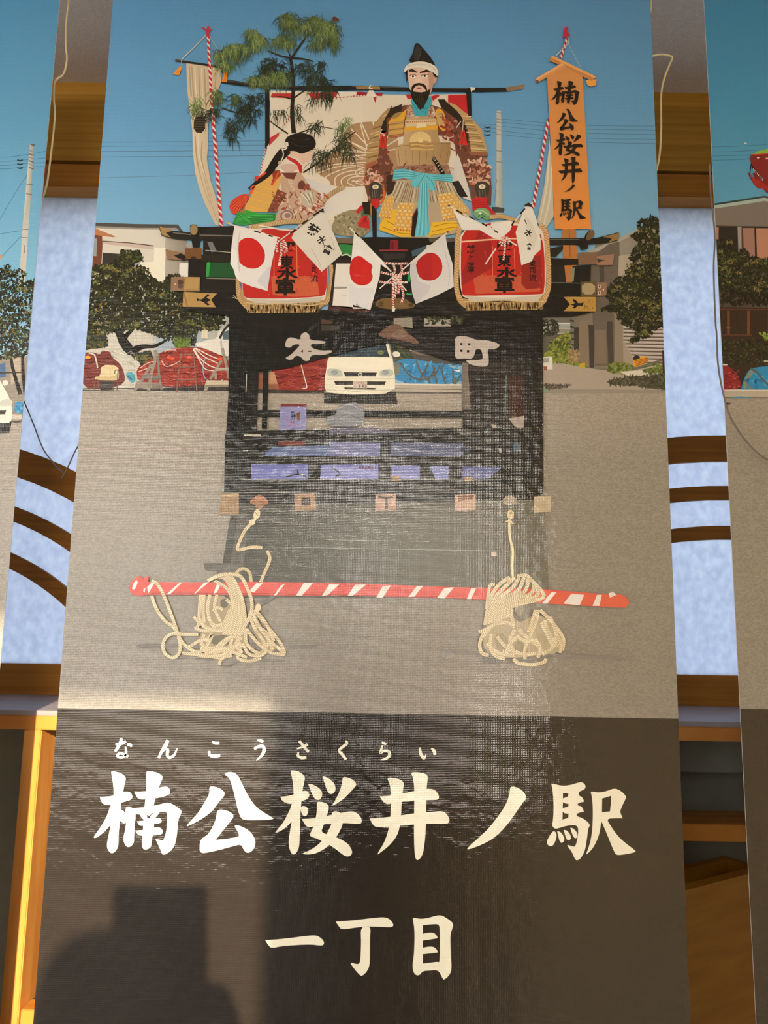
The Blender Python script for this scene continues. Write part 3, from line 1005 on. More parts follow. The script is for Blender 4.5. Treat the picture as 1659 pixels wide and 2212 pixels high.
# ---- seen through the float: nets, van, blue tarpaulin
a.el('printed_net_pile', ph)
a.p('D', '990,1440 1250,1390 1480,1330 1480,1620 990,1620', '86302a')
for k in range(70):
    x, y = random.uniform(1000, 1420), random.uniform(1400, 1610)
    a.st('D', [(x, y), (x + 30, y + random.uniform(-14, 14)), (x + 70, y + random.uniform(-14, 14))], 1.6, random.choice(['6a211d', '9b4338', '55191a', 'a04a3e']))
a.p('D', '870,1470 960,1450 1050,1580 1050,1610 870,1600', '86543f'); a.p('D', '950,1460 1010,1455 1040,1560 960,1560', 'b2866a')
a.st('D', '1240,1385 1275,1520 1290,1590 1250,1600', 2.2, 'c9bfb2')
a.p('D', '860,1605 1440,1620 1440,1640 860,1640', '37302b')
a.el('printed_tarpaulin', ph)
a.p('E', '600,1180 830,1160 1250,1290 1250,1390 640,1370', '353a30')
a.p('E', '640,1250 800,1210 900,1240 1200,1360 1220,1400 640,1400', '4b4740')
a.leaves('E', '620,1210 780,1210 800,1340 640,1340', 90, 5, ['2d3b26', '3d4b2c', '1f2a1c'])
a.line('E', '780,1270 960,1310 1150,1350', 3, 'a89784'); a.line('E', '900,1250 1050,1310', 2.4, 'c0b3a3'); a.line('E', '800,1290 1100,1345', 2, '7b6c5d')
a.p('E', '640,1380 720,1345 800,1345 880,1355 1230,1440 1230,1565 640,1560', '2f7fb4', 1)
a.p('E', '640,1370 700,1390 700,1470 650,1490', '6d7564')
for k in range(60):
    x, y = random.uniform(680, 1190), random.uniform(1370, 1540)
    a.p('E', [(x, y), (x + random.uniform(15, 50), y + random.uniform(-25, 25)), (x + random.uniform(-10, 30), y + random.uniform(15, 40))], random.choice(['256a9c', '3f93c6', '5aa6d0', '1f5c8c', '3988bd']))
for s in ('690,1370 740,1440 800,1500 900,1525 1000,1470 1040,1400', '835,1360 870,1450 960,1555', '940,1380 900,1470 860,1540', '980,1400 1000,1500 1010,1560', '1050,1400 1070,1500 1090,1560', '1150,1440 1160,1560', '1220,1480 1170,1560', '1000,1420 960,1500 940,1540'): a.st('E', s, 3.4, '54534c')
a.p('E', '1150,1440 1220,1440 1200,1460', 'd5dcdc')
a.p('E', '640,1560 1240,1565 1240,1640 640,1635', 'a79e92'); a.line('E', '640,1562 1240,1570', 3, 'd2c9bc'); a.line('E', '650,1600 1240,1610', 1.6, '6d645b'); a.line('E', '640,1632 1240,1640', 2.6, '4a433d')
a.el('printed_van', ph)
a.p('E', '40,1640 660,1630 672,1730 40,1725', '2c2a27')
a.p('E', '60,1440 75,1330 130,1300 300,1220 440,1180 545,1160 585,1160 630,1310 640,1420 655,1500 650,1640 330,1655 90,1640 50,1620 45,1520', 'dcd7c4', 1)
a.p('E', '90,1325 170,1280 320,1220 460,1180 560,1165 600,1330', '23313a')
a.p('E', '160,1300 320,1235 470,1190 520,1185 500,1310', '2e3f49'); a.ell('E', 530, 1290, 28, 20, '5e6d3c'); a.line('E', '320,1258 380,1258', 1.6, '8b989c')
a.line('E', '545,1165 600,1330', 2.6, '0f1416'); a.line('E', '590,1175 625,1320', 2, '8a8a80')
a.p('E', '628,1290 665,1278 698,1295 695,1325 640,1330', 'd8d4c8', 1)
a.p('E', '75,1330 600,1333 632,1350 630,1425 560,1440 90,1425 60,1440', 'e4dfcc', 1)
a.p('E', '62,1440 90,1425 180,1435 205,1485 190,1498 75,1495', 'b3b6ae', 1); a.p('E', '505,1495 530,1440 630,1430 645,1495', 'b3b6ae', 1)
a.ell('E', 130, 1462, 30, 22, '8d9492'); a.ell('E', 570, 1462, 30, 22, '8d9492')
a.p('E', '210,1460 497,1462 485,1495 225,1495', '23211e')
a.ell('E', 353, 1479, 19, 16, 'c7c8c3'); a.text('E', 343, 1469, 20, 20, 'H', '23211e', .06)
a.p('E', '127,1535 575,1540 560,1572 140,1568', '2e2b26'); a.p('E', '215,1590 487,1595 480,1610 220,1607', '2e2b26')
a.line('E', '60,1520 650,1515', 1.4, 'b5b1a0')
a.p('E', '292,1537 413,1540 412,1597 292,1597', 'c0aea0')
for k, (ch, x) in enumerate((('8', 338), ('9', 366), ('3', 390))): a.text('E', x, 1565, 18, 28, ch, '3f3a36', .02)
for x in (318, 332, 346, 360, 374): a.text('E', x, 1545, 10, 14, '青' if x < 350 else '5', '5a524c', 0)
a.text('E', 302, 1572, 12, 14, 'は', '5a524c', 0)
a.line('E', '60,1610 330,1625 645,1610', 1.2, 'a9a694')

# ---- curtain behind the figures
a.el('printed_curtain', ph)
a.p('B', '-720,540 -700,510 0,530 250,545 500,550 990,540 1000,720 900,900 900,1500 0,1500 -160,1700 -440,1740', 'd2c9b9')
a.p('A', '860,730 1659,730 1659,1600 1500,1800 1120,1850 760,1450 840,1180', 'd4ccbc')
a.gp('A', '1120,1450 1400,1540 1659,1540 1659,1800 1400,1760 1250,1850', [(650, 'c3c2c2'), (760, 'd6d2c8')], 0)
for s, c in (('870,735 1040,735 1040,780 860,770', 'b03030'), ('1180,735 1440,722 1420,775 1220,795', 'b8282c'), ('1605,722 1659,722 1659,755 1600,752', 'a82a30'), ('1440,722 1605,722 1600,752 1420,775', 'd9cfc2')): a.p('A', s, c)
a.barber('A', (1220, 790), (1659, 755), 2.5, 'c9c0b4', 'b03236', 14)
for s, c in (('40,525 130,525 130,550 40,560', '8e2028'), ('210,530 265,530 262,560 205,556', '9a2228'), ('465,545 520,545 520,585 480,585', 'c02a2e'), ('680,560 730,548 760,555 700,600', 'b5262c'), ('830,548 1000,545 1005,720 960,690 830,610', 'b8242a')): a.p('B', s, c)
a.barber('B', (0, 560), (130, 552), 2.6, 'cfc4b8', 'b03236', 5)
a.p('B', '125,560 165,470 200,540 220,560 195,600 170,560', 'dcd5c6'); a.p('B', '183,570 215,560 205,622', 'b3262c')
a.p('A', '1030,900 1060,900 960,1080 850,1190 830,1180 940,1060', 'c9c0b0')
a.barber('A', (1085, 860), (960, 1030), 2.6, 'c9c0b4', 'b03236', 8)
a.p('A', '850,1120 935,1070 930,1100 845,1190', 'b83a40'); a.p('A', '805,1150 830,1150 860,1240 840,1220', 'd6cec0')
a.barber('A', (815, 1210), (770, 1430), 3, 'd0c6ba', 'a93a40', 9)
# chrysanthemum crest over flowing water
a.el('printed_crest', ph)
a.p('A', '1230,1380 1300,1300 1420,1230 1480,1100 1540,1010 1640,980 1900,980 1960,1060 1960,1500 1640,1540 1380,1540 1365,1480 1280,1440', 'a48464', 1)
for k in range(9):
    an = math.pi * (1.02 + k * .115)
    x0, y0 = 1760, 1250
    a.line('A', [(x0 + 60 * math.cos(an), y0 + 60 * math.sin(an)), (x0 + 300 * math.cos(an), y0 + 300 * math.sin(an))], 2.4, 'd8cdb9')
for k in range(4): a.line('B', [(75, 800), (130, 1010)] if k == 0 else [(-10 + k * 8, 900 + k * 60), (125, 1020 + k * 14)], 2.2, 'd8cdb9')
for s in ('1240,1400 1400,1350 1659,1330', '1250,1430 1430,1370 1659,1350', '1400,1300 1540,1280 1659,1290', '1300,1480 1400,1420 1560,1370 1659,1370', '1420,1540 1420,1460 1520,1410 1659,1395', '1480,1540 1470,1480 1540,1440 1659,1425', '1659,1450 1560,1460 1520,1500 1580,1535', '1659,1475 1610,1485 1600,1510 1659,1520'): a.st('A', s, 2.2, 'd6cbb8')
for s in ('0,1070 120,1070', '0,1105 120,1100', '0,1140 120,1130', '110,1175 40,1200 40,1240 110,1255', '110,1205 70,1215 70,1225 110,1230', '0,1290 110,1300'): a.st('B', s, 2.2, 'd6cbb8')
# ---- lacquered cross bar and posts
a.el('printed_cross_bar', ph)
a.p('A', '425,620 480,615 640,640 820,665 1100,672 1600,668 1659,668 1659,705 1400,712 1040,705 800,690 560,665 430,645', '1c1a18')
a.p('A', '1595,672 1659,672 1659,700 1595,702', '8e7551'); a.line('A', '480,625 640,648 830,672 1100,680', 1.4, '4d4a44')
a.p('B', '0,468 200,472 480,482 700,488 1000,488 1330,488 1350,520 1100,526 700,522 400,515 0,505', '1a1917')
a.line('B', '0,475 400,484 1000,493', 1.4, '55524b')
a.p('B', '35,470 240,475 245,505 40,500', '8f774f'); a.p('B', '1325,485 1485,457 1478,497 1340,520', '84705a')
a.p('B', '985,525 1028,525 1035,760 1000,720', '171614')
a.p('A', '812,680 850,690 852,1160 812,1220', '191714')
a.p('B', '1020,480 1060,485 1065,505 1040,510 1030,530', 'd8d2c4')
a.st('B', '165,465 150,490 180,490', 2.5, 'd8d2c4')
# ---- left streamer pole
a.el('printed_streamer', ph)
a.gp('A', '132,475 300,500 440,525 430,650 380,760 330,900 320,1050 320,1200 310,1300 340,1480 390,1640 415,1760 410,1870 385,1870 330,1760 290,1680 240,1540 210,1420 190,1250 185,1050 160,850 140,700', [(400, 'bfb096'), (415, 'd0c3a9'), (440, 'c4b59b'), (480, 'bcab90')], 0)
for s in ('180,500 200,800 230,1060 250,1300 330,1620 400,1840', '240,510 250,780 280,1000', '290,520 300,800 310,1000', '210,1100 225,1300 270,1500 340,1700', '270,1150 265,1300 300,1450 360,1660', '160,500 175,760', '390,560 380,700'): a.st('A', s, [2.2, 3.2, 1.2], 'a8977b')
for s in ('205,500 220,760 250,1000', '265,520 275,800', '235,1080 240,1250 290,1450'): a.st('A', s, 2.0, 'd9cdb6')
a.line('A', '38,450 100,460 345,495 440,520', 4.4, '221d1a'); a.line('A', '38,447 100,457', 3.6, '5b4a3c')
a.line('A', '95,440 200,340 305,232', 1.6, 'c9bca6'); a.line('A', '330,240 400,345', 1.0, 'b9b4a6')
a.p('A', '80,500 97,515 70,580 15,572', 'dd9433'); a.line('A', '92,440 88,505', 1.2, 'b9a27e')
a.p('A', '462,545 485,545 485,640 435,635', 'd8842c')
for s in ('70,520 40,575', '80,525 60,578', '470,560 455,635', '478,560 472,638'): a.line('A', s, .8, 'b4661c')
a.el('printed_striped_pole', ph)
a.barber('A', (320, 230), (345, 700), 6.0, 'b32a3c', 'd9cfc6', 9, 1.2)
a.barber('A', (345, 700), (435, 1885), 7.2, 'b3283a', 'd9cfc6', 20, 1.2)
a.p('A', '262,160 310,180 315,155 335,160 330,190 355,180 345,195 330,200 330,240 305,240 305,200 270,175', 'b02c3c')
# ---- pine branch
a.el('printed_pine', ph)
a.st('A', '1060,1080 1045,900 1055,700 1045,520 1030,430', [10, 9, 8, 7, 6], '231a14')
for s, w in (('1030,430 940,410 840,370', 4), ('1040,430 1100,340 1180,230 1210,200', 5), ('1030,420 1000,340 980,310', 3), ('1050,430 1150,440 1230,460', 4), ('1055,780 1140,720 1180,700', 4), ('1055,790 960,765 870,770', 3), ('1010,1085 900,1010 850,970', 3.5), ('440,860 560,900 680,920', 3), ('810,790 700,860 620,880', 2.4), ('1140,1420 1260,1340 1400,1220 1590,1065', 4), ('1100,1080 1230,1030 1310,970', 3), ('1290,1020 1390,1040 1480,1060', 2), ('850,690 800,680', 3)): a.st('A', s, [w, w * .8, w * .6], '2a1f17')
DK = ['252f1e', '2c3724', '1b2418', '343e27', '212a1c']
MD = ['42532f', '4d6036', '37462b', '596a3e', '3f4e33']
LT = ['667a44', '75884e', '5b7040', '7c8c58', '52683a']
a.needles('A', '860,480 800,540 900,540 960,480 1100,500 1160,540 1200,600 1250,560 1300,600 1340,640 1370,700 1240,680 1180,480 1300,480 560,800 600,860 660,830 720,880 700,960 640,900 520,980 560,1040 600,960 760,760 680,760 220,860 260,900 300,960 340,900 380,880 1220,1040 1260,1000 1440,1120 1480,1180 1520,1240 1440,1200 1500,1100 1240,1240 1290,1280 1340,1240 500,1040 520,1120', 26, 24, DK, 1.0)
a.needles('A', '420,380 450,420 500,340 540,380 580,340 620,330 640,380 700,240 760,240 800,270 720,300 680,200 960,90 1010,60 1060,80 1040,140 1000,130 1150,130 1220,100 1260,90 1300,120 1380,120 1420,180 1400,260 1350,200 1280,200 1230,180 1180,160 1100,180 1410,310 1360,280 900,280 960,250 1000,240 1040,280 1280,300 1220,300 950,570 920,600 980,620 1000,560 700,600 760,590 810,620 860,560 820,600 400,740 380,780 560,760 440,480 500,490 560,420', 30, 25, MD, .75)
a.needles('A', '400,400 470,360 530,330 590,320 640,340 740,220 780,260 690,200 740,290 1010,70 970,110 1060,110 1240,90 1300,130 1390,160 1420,240 1360,150 1160,140 1290,220 940,560 970,600 900,600 720,610 790,600 950,260 1000,290 200,840 240,780 1490,1000 1520,960 1470,1040 380,720 460,470', 22, 23, LT, .6)
a.needles('A', '1080,860 1100,920 900,900 960,890 1300,760 1220,780 1200,620 1350,760 1370,740 1310,700 1540,1180 1540,1280 1380,1240 1250,1320 1360,1340', 18, 26, DK, .5, w=1.0)
a.leaves('A', '780,430 920,430 900,560 760,570', 90, 6, DK, .2)
a.st('A', '1395,85 1420,95 1450,105', [6, 8, 2], '5a2c22'); a.p('A', '200,940 300,930 290,1080 195,1070', '29231b', 1)
for k in range(6): a.line('A', [(195, 960 + k * 20), (295, 962 + k * 20)], 1, '5a5138')

# ---- kneeling figure on the float
a.el('printed_kneeling_figure', ph)
a.p('A', '1000,1400 1120,1420 1200,1540 1290,1600 1320,1700 1220,1800 1150,1860 880,1850 920,1760 960,1600 940,1480', 'b89c86')
random.seed(5)
for k in range(80):
    x, y = random.uniform(960, 1280), random.uniform(1440, 1840)
    if inside(pts_of('A', '1000,1400 1120,1420 1200,1540 1290,1600 1320,1700 1220,1800 1150,1860 880,1850 960,1600'), *CROPS['A'](x, y)):
        a.st('A', [(x, y), (x + random.uniform(-30, 30), y + 25), (x + random.uniform(-40, 40), y + 55)], random.uniform(1.5, 4.5), random.choice(['a05a4a', 'c9b4a0', '8a3c32', 'd6c6b4', 'a8887a', '7b3a30', 'c2a28e']))
a.p('A', '1100,1500 1140,1480 1170,1540 1150,1570 1090,1560', '6d3a30', 1); a.p('A', '1160,1520 1200,1520 1190,1560 1140,1570', '8a4a3a', 1)
a.p('A', '1110,1600 1180,1560 1250,1600 1240,1680 1190,1740 1140,1700', 'b6ab98', 1)
for k in range(6): a.st('A', [(1120 + k * 20, 1600 - k * 3), (1170 + k * 12, 1650), (1195 + k * 4, 1700)], 1.4, '7b6a58' if k % 2 else 'ded8ca')
a.ell('A', 1000, 1795, 58, 52, '7d6a66'); a.ell('A', 1000, 1795, 44, 40, 'bfa896'); a.ell('A', 1005, 1790, 26, 22, '8a6e66')
# tawny lacquer cuirass
a.p('A', '870,1420 930,1400 960,1440 930,1560 880,1650 830,1760 700,1760 620,1740 680,1640 720,1540 790,1470', 'cda25a')
for s in ('840,1440 920,1460', '780,1480 910,1510', '740,1530 900,1570', '710,1580 890,1630', '680,1640 870,1690', '640,1700 840,1750'): a.st('A', s, 1.5, 'e0a83c')
a.p('A', '870,1400 940,1400 950,1440 860,1530 880,1470', '8b3a26'); a.st('A', '930,1410 900,1480 870,1530', 4, 'cf4f2c')
a.p('A', '920,1560 1000,1600 900,1760 830,1760 880,1660', '7b4330')
for k in range(24):
    x, y = random.uniform(860, 980), random.uniform(1580, 1750)
    a.st('A', [(x, y), (x + 20, y + 12)], 2, random.choice(['a5573a', '5a2c22', 'b8785a']))
a.gp('A', '575,1760 640,1740 760,1770 910,1770 900,1830 830,1840 620,1875 530,1860', [(505, '2d8a3c'), (560, '35a046'), (590, '2a7c38')], 0)
for k in range(9): a.st('A', [(560 + k * 4, 1850 - k * 9), (700, 1790 + k * 8), (880, 1790 + k * 6)], 1.1, '1f6a2c' if k % 2 else '4bb65a')
# head, hair, white bow
a.p('A', '1010,1250 1060,1200 1200,1240 1235,1215 1225,1270 1190,1320 1140,1350 1100,1300 1030,1270', 'd3b6a2')
a.p('A', '990,1120 1050,1085 1130,1075 1220,1100 1255,1160 1240,1210 1180,1240 1120,1262 1070,1230 1000,1240 980,1180', '18130f', 1)
a.st('A', '1010,1220 960,1260 900,1330 840,1420 760,1490 670,1560', [20, 22, 18, 15, 10, 4], '18130f')
for s in ('1010,1110 1090,1140 1200,1130', '1020,1150 1100,1190 1180,1190'): a.st('A', s, 1.2, '3a3029')
a.p('A', '985,1160 1010,1155 1015,1190 990,1195', 'd8d0c2'); a.st('A', '960,1200 1000,1200 980,1220 955,1215', 3, 'd6cebf'); a.st('A', '960,1215 970,1270 945,1330', 2.4, 'd6cebf')
a.ell('A', 940, 1335, 16, 16, 'd3a98a')
a.p('A', '1000,1275 1080,1310 1130,1360 1130,1425 1110,1420 1090,1360 1000,1300', 'b52a2a')
a.p('A', '1000,1300 1080,1350 1100,1410 1080,1420 990,1330', 'd8cfc0')
a.p('A', '935,1370 1000,1340 1080,1350 1100,1400 1040,1425 970,1410', 'c7ada0', 1); a.st('A', '940,1385 980,1415 1050,1420 1095,1395', 2.2, 'e2dccf')
a.p('A', '950,1420 1090,1420 1060,1480 1000,1470', '6d3a2c')
a.st('A', '690,1560 720,1540 680,1610', 6, 'd4603c'); a.st('A', '720,1480 760,1460 820,1420', 4, 'c8452c')
a.p('A', '600,1610 660,1600 680,1640 640,1690 590,1750 545,1790 500,1730 520,1660', 'c4432a', 1)
for k in range(14): a.line('A', [(640, 1620), (510 + k * 10, 1730 + k * 5 - abs(k - 5) * 3)], 1.0, 'e0603c' if k % 2 else '8e2a1c')
a.p('A', '725,1450 755,1450 750,1490 730,1490', 'c03a30')
a.rope('A', '1300,1690 1350,1630 1420,1580 1500,1540', 9, 'b99e78', '7c6246')
a.st('A', '1320,1610 1360,1640', 5, 'b04a3c')
for k in range(30):
    x, y = random.uniform(1240, 1320), random.uniform(1590, 1720)
    a.st('A', [(x, y), (x + 18, y + 14)], 2, random.choice(['a8483c', 'd4c0ae', '8a5a4a']))
# ---- rock beside the figures
a.el('printed_rock', ph)
a.p('A', '1380,1900 1420,1800 1500,1750 1659,1730 1720,1760 1720,1970 1480,1970 1400,1940', '8d8468', 1)
for k in range(60):
    x, y = random.uniform(1400, 1690), random.uniform(1780, 1950)
    a.st('A', [(x, y), (x + random.uniform(-20, 30), y + 14)], random.uniform(2, 6), random.choice(['a09878', '7c7358', '9b9070', '6d6550', 'a8a082']))

# ---- seated samurai doll
a.el('printed_samurai_doll', ph)
random.seed(8)


def brocade(P, n, cols, c='B', wmin=1.5, wmax=5):
    Q = pts_of(c, P)
    xs, ys = [q[0] for q in Q], [q[1] for q in Q]
    for _ in range(n):
        x, y = random.uniform(min(xs), max(xs)), random.uniform(min(ys), max(ys))
        if inside(Q, x, y):
            an = random.uniform(0, 6.28)
            r = random.uniform(4, 11)
            a.st('0', [(x, y), (x + r * math.cos(an), y + r * math.sin(an)), (x + r * 1.5 * math.cos(an + .7), y + r * 1.5 * math.sin(an + .7))], random.uniform(wmin, wmax), random.choice(cols), n=3)


BR = ['7b3a2c', '8d5a48', '5e2a20', 'a06c58', '4a2a20', '94735e', '6b4234', 'b08a74']
# sleeves and brocade body
SL = '450,640 700,640 930,720 1000,800 1060,960 1140,1080 1190,1180 1205,1350 1200,1500 1040,1520 1020,1350 960,1250 900,1080 880,900 300,900 300,1050 360,1150 330,1250 290,1420 200,1500 150,1480 110,1330 115,1230 150,1130 240,1000 260,850 300,700'
a.p('B', SL, '6a4032')
brocade(SL, 330, BR)
brocade('1000,1200 1060,1090 1150,1080 1200,1200 1205,1350 1050,1330', 60, ['b98a74', 'c9a28c', 'a06450', 'd0b09c'])
brocade('110,1330 115,1230 150,1200 260,1250 270,1320', 36, ['c29a86', 'd2b4a2', 'a0503e'])
a.p('B', '870,1200 910,1060 930,1100 1000,1330 1030,1470 960,1440 890,1320', 'c9c6c0'); a.p('B', '860,1300 920,1290 1000,1430 930,1430', '25211e')
# shoulder guards
a.p('B', '430,630 410,640 330,670 290,720 255,830 240,960 250,860 300,860 300,760 430,690', '2a1f18')
a.p('B', '320,660 260,720 180,820 150,930 130,1040 118,1190 215,1140 235,1040 240,900 260,800 330,680', 'a5875c')
for k in range(7):
    t = k / 6
    a.st('B', [(265 - 140 * t, 740 + 420 * t), (300 - 70 * t, 720 + 400 * t)] if k == 0 else [(230 - 105 * t, 770 + 390 * t), (262 - 40 * t, 760 + 370 * t)], 2.6, '7d6038' if k % 2 else 'c9ab78')
a.p('B', '120,1150 215,1110 215,1145 118,1195', '9c5c3e')
for k in range(7): a.line('B', [(170 - k * 8, 850 + k * 40), (245 - k * 4, 820 + k * 44)], 1.6, 'd6ba8a' if k % 2 else '6f5432')
a.p('B', '740,590 800,590 900,680 960,760 1000,860 1010,960 980,960 960,860 900,760 820,700 770,660', '2e2018')
a.p('B', '800,600 900,640 1040,760 1120,850 1150,960 1175,1080 1030,1070 1010,900 980,800 920,700', 'b09468')
for k in range(10):
    t = k / 9
    a.line('B', [(955 + 75 * t, 735 + 310 * t), (1030 + 140 * t, 740 + 320 * t)], 2.0, '8a6c42' if k % 2 else 'd2b684')
    a.line('B', [(960 + 75 * t, 748 + 310 * t), (1035 + 140 * t, 752 + 320 * t)], .9, '5d4628')
a.p('B', '1025,1040 1170,1045 1177,1082 1035,1070', '8d5c40')
# chest plates
a.p('B', '310,800 450,780 470,690 490,660 440,700 350,740 330,770', 'd4a12c'); a.p('B', '320,790 450,770 440,910 312,920', 'b8925c')
for k in range(5): a.line('B', [(320, 808 + k * 24), (445, 792 + k * 24)], 1.8, 'd6a63c' if k % 2 else '8a6238')
a.line('B', '313,912 440,905', 2.6, 'b04a2e')
a.p('B', '350,720 440,690 420,730 350,770', '98794e', 1)
a.p('B', '490,640 560,660 700,650 720,720 700,760 470,760 470,700', 'b09480')
brocade('480,660 720,650 730,740 480,740', 40, ['c8ae9c', '9a6c5c', '8a5648', 'd6c4b4'], wmin=1, wmax=3)
a.gp('B', '470,750 700,740 740,770 740,880 760,960 850,960 850,1060 830,1140 700,1170 400,1180 375,1040 370,1000 440,970 450,870', [(850, 'b39771'), (900, 'c0a47c'), (950, 'a5875f'), (975, '957850')], 0)
a.p('B', '460,770 725,760 725,810 458,830', 'c9b48e'); a.p('B', '455,830 738,815 740,850 450,862', 'd6a12f'); a.p('B', '560,800 640,795 645,830 555,838', 'd8cba4')
for k in range(15): a.p('B', [(470 + k * 17, 782 - k * .6), (480 + k * 17, 782 - k * .6), (480 + k * 17, 792 - k * .6), (470 + k * 17, 792 - k * .6)], 'a8402a')
for k in range(8): a.line('B', [(400 + k * 62, 1030), (415 + k * 56, 1165)], 1.0, '7d623c')
a.st('B', '375,1000 500,985 600,990 740,975 850,970', 1.6, '8a6c46')
for k in range(11):
    an = math.pi + math.pi * k / 10
    a.st('B', [(592 + 20 * math.cos(an), 945 + 20 * math.sin(an)), (592 + 92 * math.cos(an), 950 + 80 * math.sin(an))], [3, 8], 'd2ba84')
    a.st('B', [(592 + 24 * math.cos(an + .14), 945 + 24 * math.sin(an + .14)), (592 + 88 * math.cos(an + .14), 950 + 76 * math.sin(an + .14))], 1.1, '8c6c3c')
a.ell('B', 592, 945, 22, 20, 'dcc68c')
for k, y in enumerate((970, 985, 1003, 1020)): a.st('B', [(490 + (k % 2) * 20, y), (560, y - 4), (640, y + 6), (700, y)], 2.6, 'c9a864' if k % 2 else 'a07c48')
a.p('B', '715,690 745,668 780,680 808,740 815,850 790,868 755,840 735,770', 'd49d30', 1); a.p('B', '728,705 760,690 790,740 795,830 770,840 745,780', 'b89a6a', 1); a.st('B', '745,720 775,715 780,740 755,745', 1.6, '6d5434')
brocade('790,730 900,760 920,1000 800,940', 40, ['93402e', 'a8604a', '5a2a20', '7b3226'])
a.p('B', '390,1165 830,1150 860,1250 600,1290 350,1300 360,1200', '8d6a58')
brocade('400,1170 840,1160 850,1230 380,1240', 46, ['a5826e', '74483a', 'b89a86', '6a4236'], wmin=1, wmax=3)
# belt knife
a.line('B', '705,1100 760,1190 790,1240', 9, '17130f')
for k in range(5): a.line('B', [(712 + k * 14, 1122 + k * 24), (728 + k * 14, 1108 + k * 24)], 1.4, 'c9c0ac')
a.st('B', '760,1245 800,1240 822,1200 815,1180', 3, '8d7b5c'); a.ell('B', 706, 1098, 14, 16, '6d5a44')
# tassets and hakama
a.p('B', '380,1290 560,1280 700,1290 790,1300 880,1360 960,1470 1030,1560 1020,1680 920,1740 680,1790 420,1780 240,1720 250,1560 300,1440', 'ab9b82')
for k in range(34):
    x = 385 + k * 14
    a.st('B', [(x, 1300), (x + (k - 17) * 3, 1400), (x + (k - 17) * 6, 1480)], 1.3, random.choice(['6e5f4a', 'd0c4ac', '8a7a62', '5a4c3c']))
a.p('B', '340,1540 400,1540 380,1700 560,1720 680,1700 690,1650 900,1640 925,1700 680,1775 420,1775 235,1715 245,1660', 'd9ae2c')
for s in ('260,1690 420,1745 560,1750', '300,1640 380,1680', '700,1690 820,1660 920,1660', '690,1730 840,1700 925,1690', '680,1765 850,1735'): a.st('B', s, 1.6, '9c7a1c')


def tasset(P, rows, c1, c2, edge):
    q = pts_of('B', P)
    a.raw([q], hexc('c9a05c'))
    tl, tr, br, bl = q
    for r in range(rows):
        t0, t1 = (r + .12) / rows, (r + .55) / rows
        lerp = lambda u, v, t: (u[0] + (v[0] - u[0]) * t, u[1] + (v[1] - u[1]) * t)
        a.raw([[lerp(tl, bl, t0), lerp(tr, br, t0), lerp(tr, br, t1), lerp(tl, bl, t1)]], hexc(c1 if r % 2 else c2))
        for k in range(7):
            u = (k + .3) / 7
            w = (k + .62) / 7
            A_, B_ = lerp(lerp(tl, bl, t0), lerp(tr, br, t0), u), lerp(lerp(tl, bl, t1), lerp(tr, br, t1), u)
            C_, D_ = lerp(lerp(tl, bl, t1), lerp(tr, br, t1), w), lerp(lerp(tl, bl, t0), lerp(tr, br, t0), w)
            a.raw([[A_, D_, C_, B_]], hexc('d8cfae' if (r + k) % 2 else 'b5813a'))
    for k in range(6):
        u, w = (k + .25) / 6, (k + .7) / 6
        a.raw([[lerp(lerp(tl, bl, .95), lerp(tr, br, .95), u), lerp(lerp(tl, bl, .95), lerp(tr, br, .95), w), lerp(bl, br, w), lerp(bl, br, u)]], hexc(edge))


tasset('290,1430 375,1420 335,1620 225,1610', 6, 'd8a63a', 'caa66a', 'b0623a')
tasset('400,1480 540,1485 510,1730 355,1720', 8, 'dca83a', 'd2b87c', 'a85030')
tasset('735,1410 870,1390 925,1610 790,1640', 8, 'dcae3c', 'd4bf84', 'b25a3a')
tasset('870,1400 940,1470 1010,1560 930,1590', 6, 'd6aa3c', 'cdb37a', 'b25a3a')
a.p('B', '300,1250 360,1240 345,1300 380,1300 350,1400 300,1420', '3a261c')
# sash
a.p('B', '360,1200 450,1190 590,1225 720,1240 860,1240 875,1305 740,1290 700,1280 600,1290 520,1290 450,1270 355,1290', '55aebf')
for k in range(7): a.st('B', [(365, 1205 + k * 12), (480, 1205 + k * 10), (600, 1240 + k * 6)], 1.2, '3c8fa2' if k % 2 else '78c6d4')
for k in range(5): a.st('B', [(680, 1250 + k * 8), (780, 1255 + k * 8), (870, 1255 + k * 11)], 1.2, '3c8fa2' if k % 2 else '78c6d4')
a.p('B', '510,1310 560,1260 620,1225 690,1240 720,1330 730,1380 670,1375 640,1290 600,1300 560,1355 520,1345', '5fb6c6')
a.p('B', '590,1300 650,1300 665,1420 660,1560 665,1680 680,1720 640,1775 545,1775 565,1620 570,1480', '62b5c6')
for k in range(6): a.st('B', [(600 + k * 9, 1310), (590 + k * 12, 1480), (580 + k * 15, 1640), (560 + k * 20, 1765)], 1.4, '3d90a4' if k % 2 else '83cad6')
a.st('B', '560,1350 600,1290 630,1240', 1.6, '3d90a4'); a.st('B', '640,1250 690,1300 720,1370', 1.6, '3d90a4')
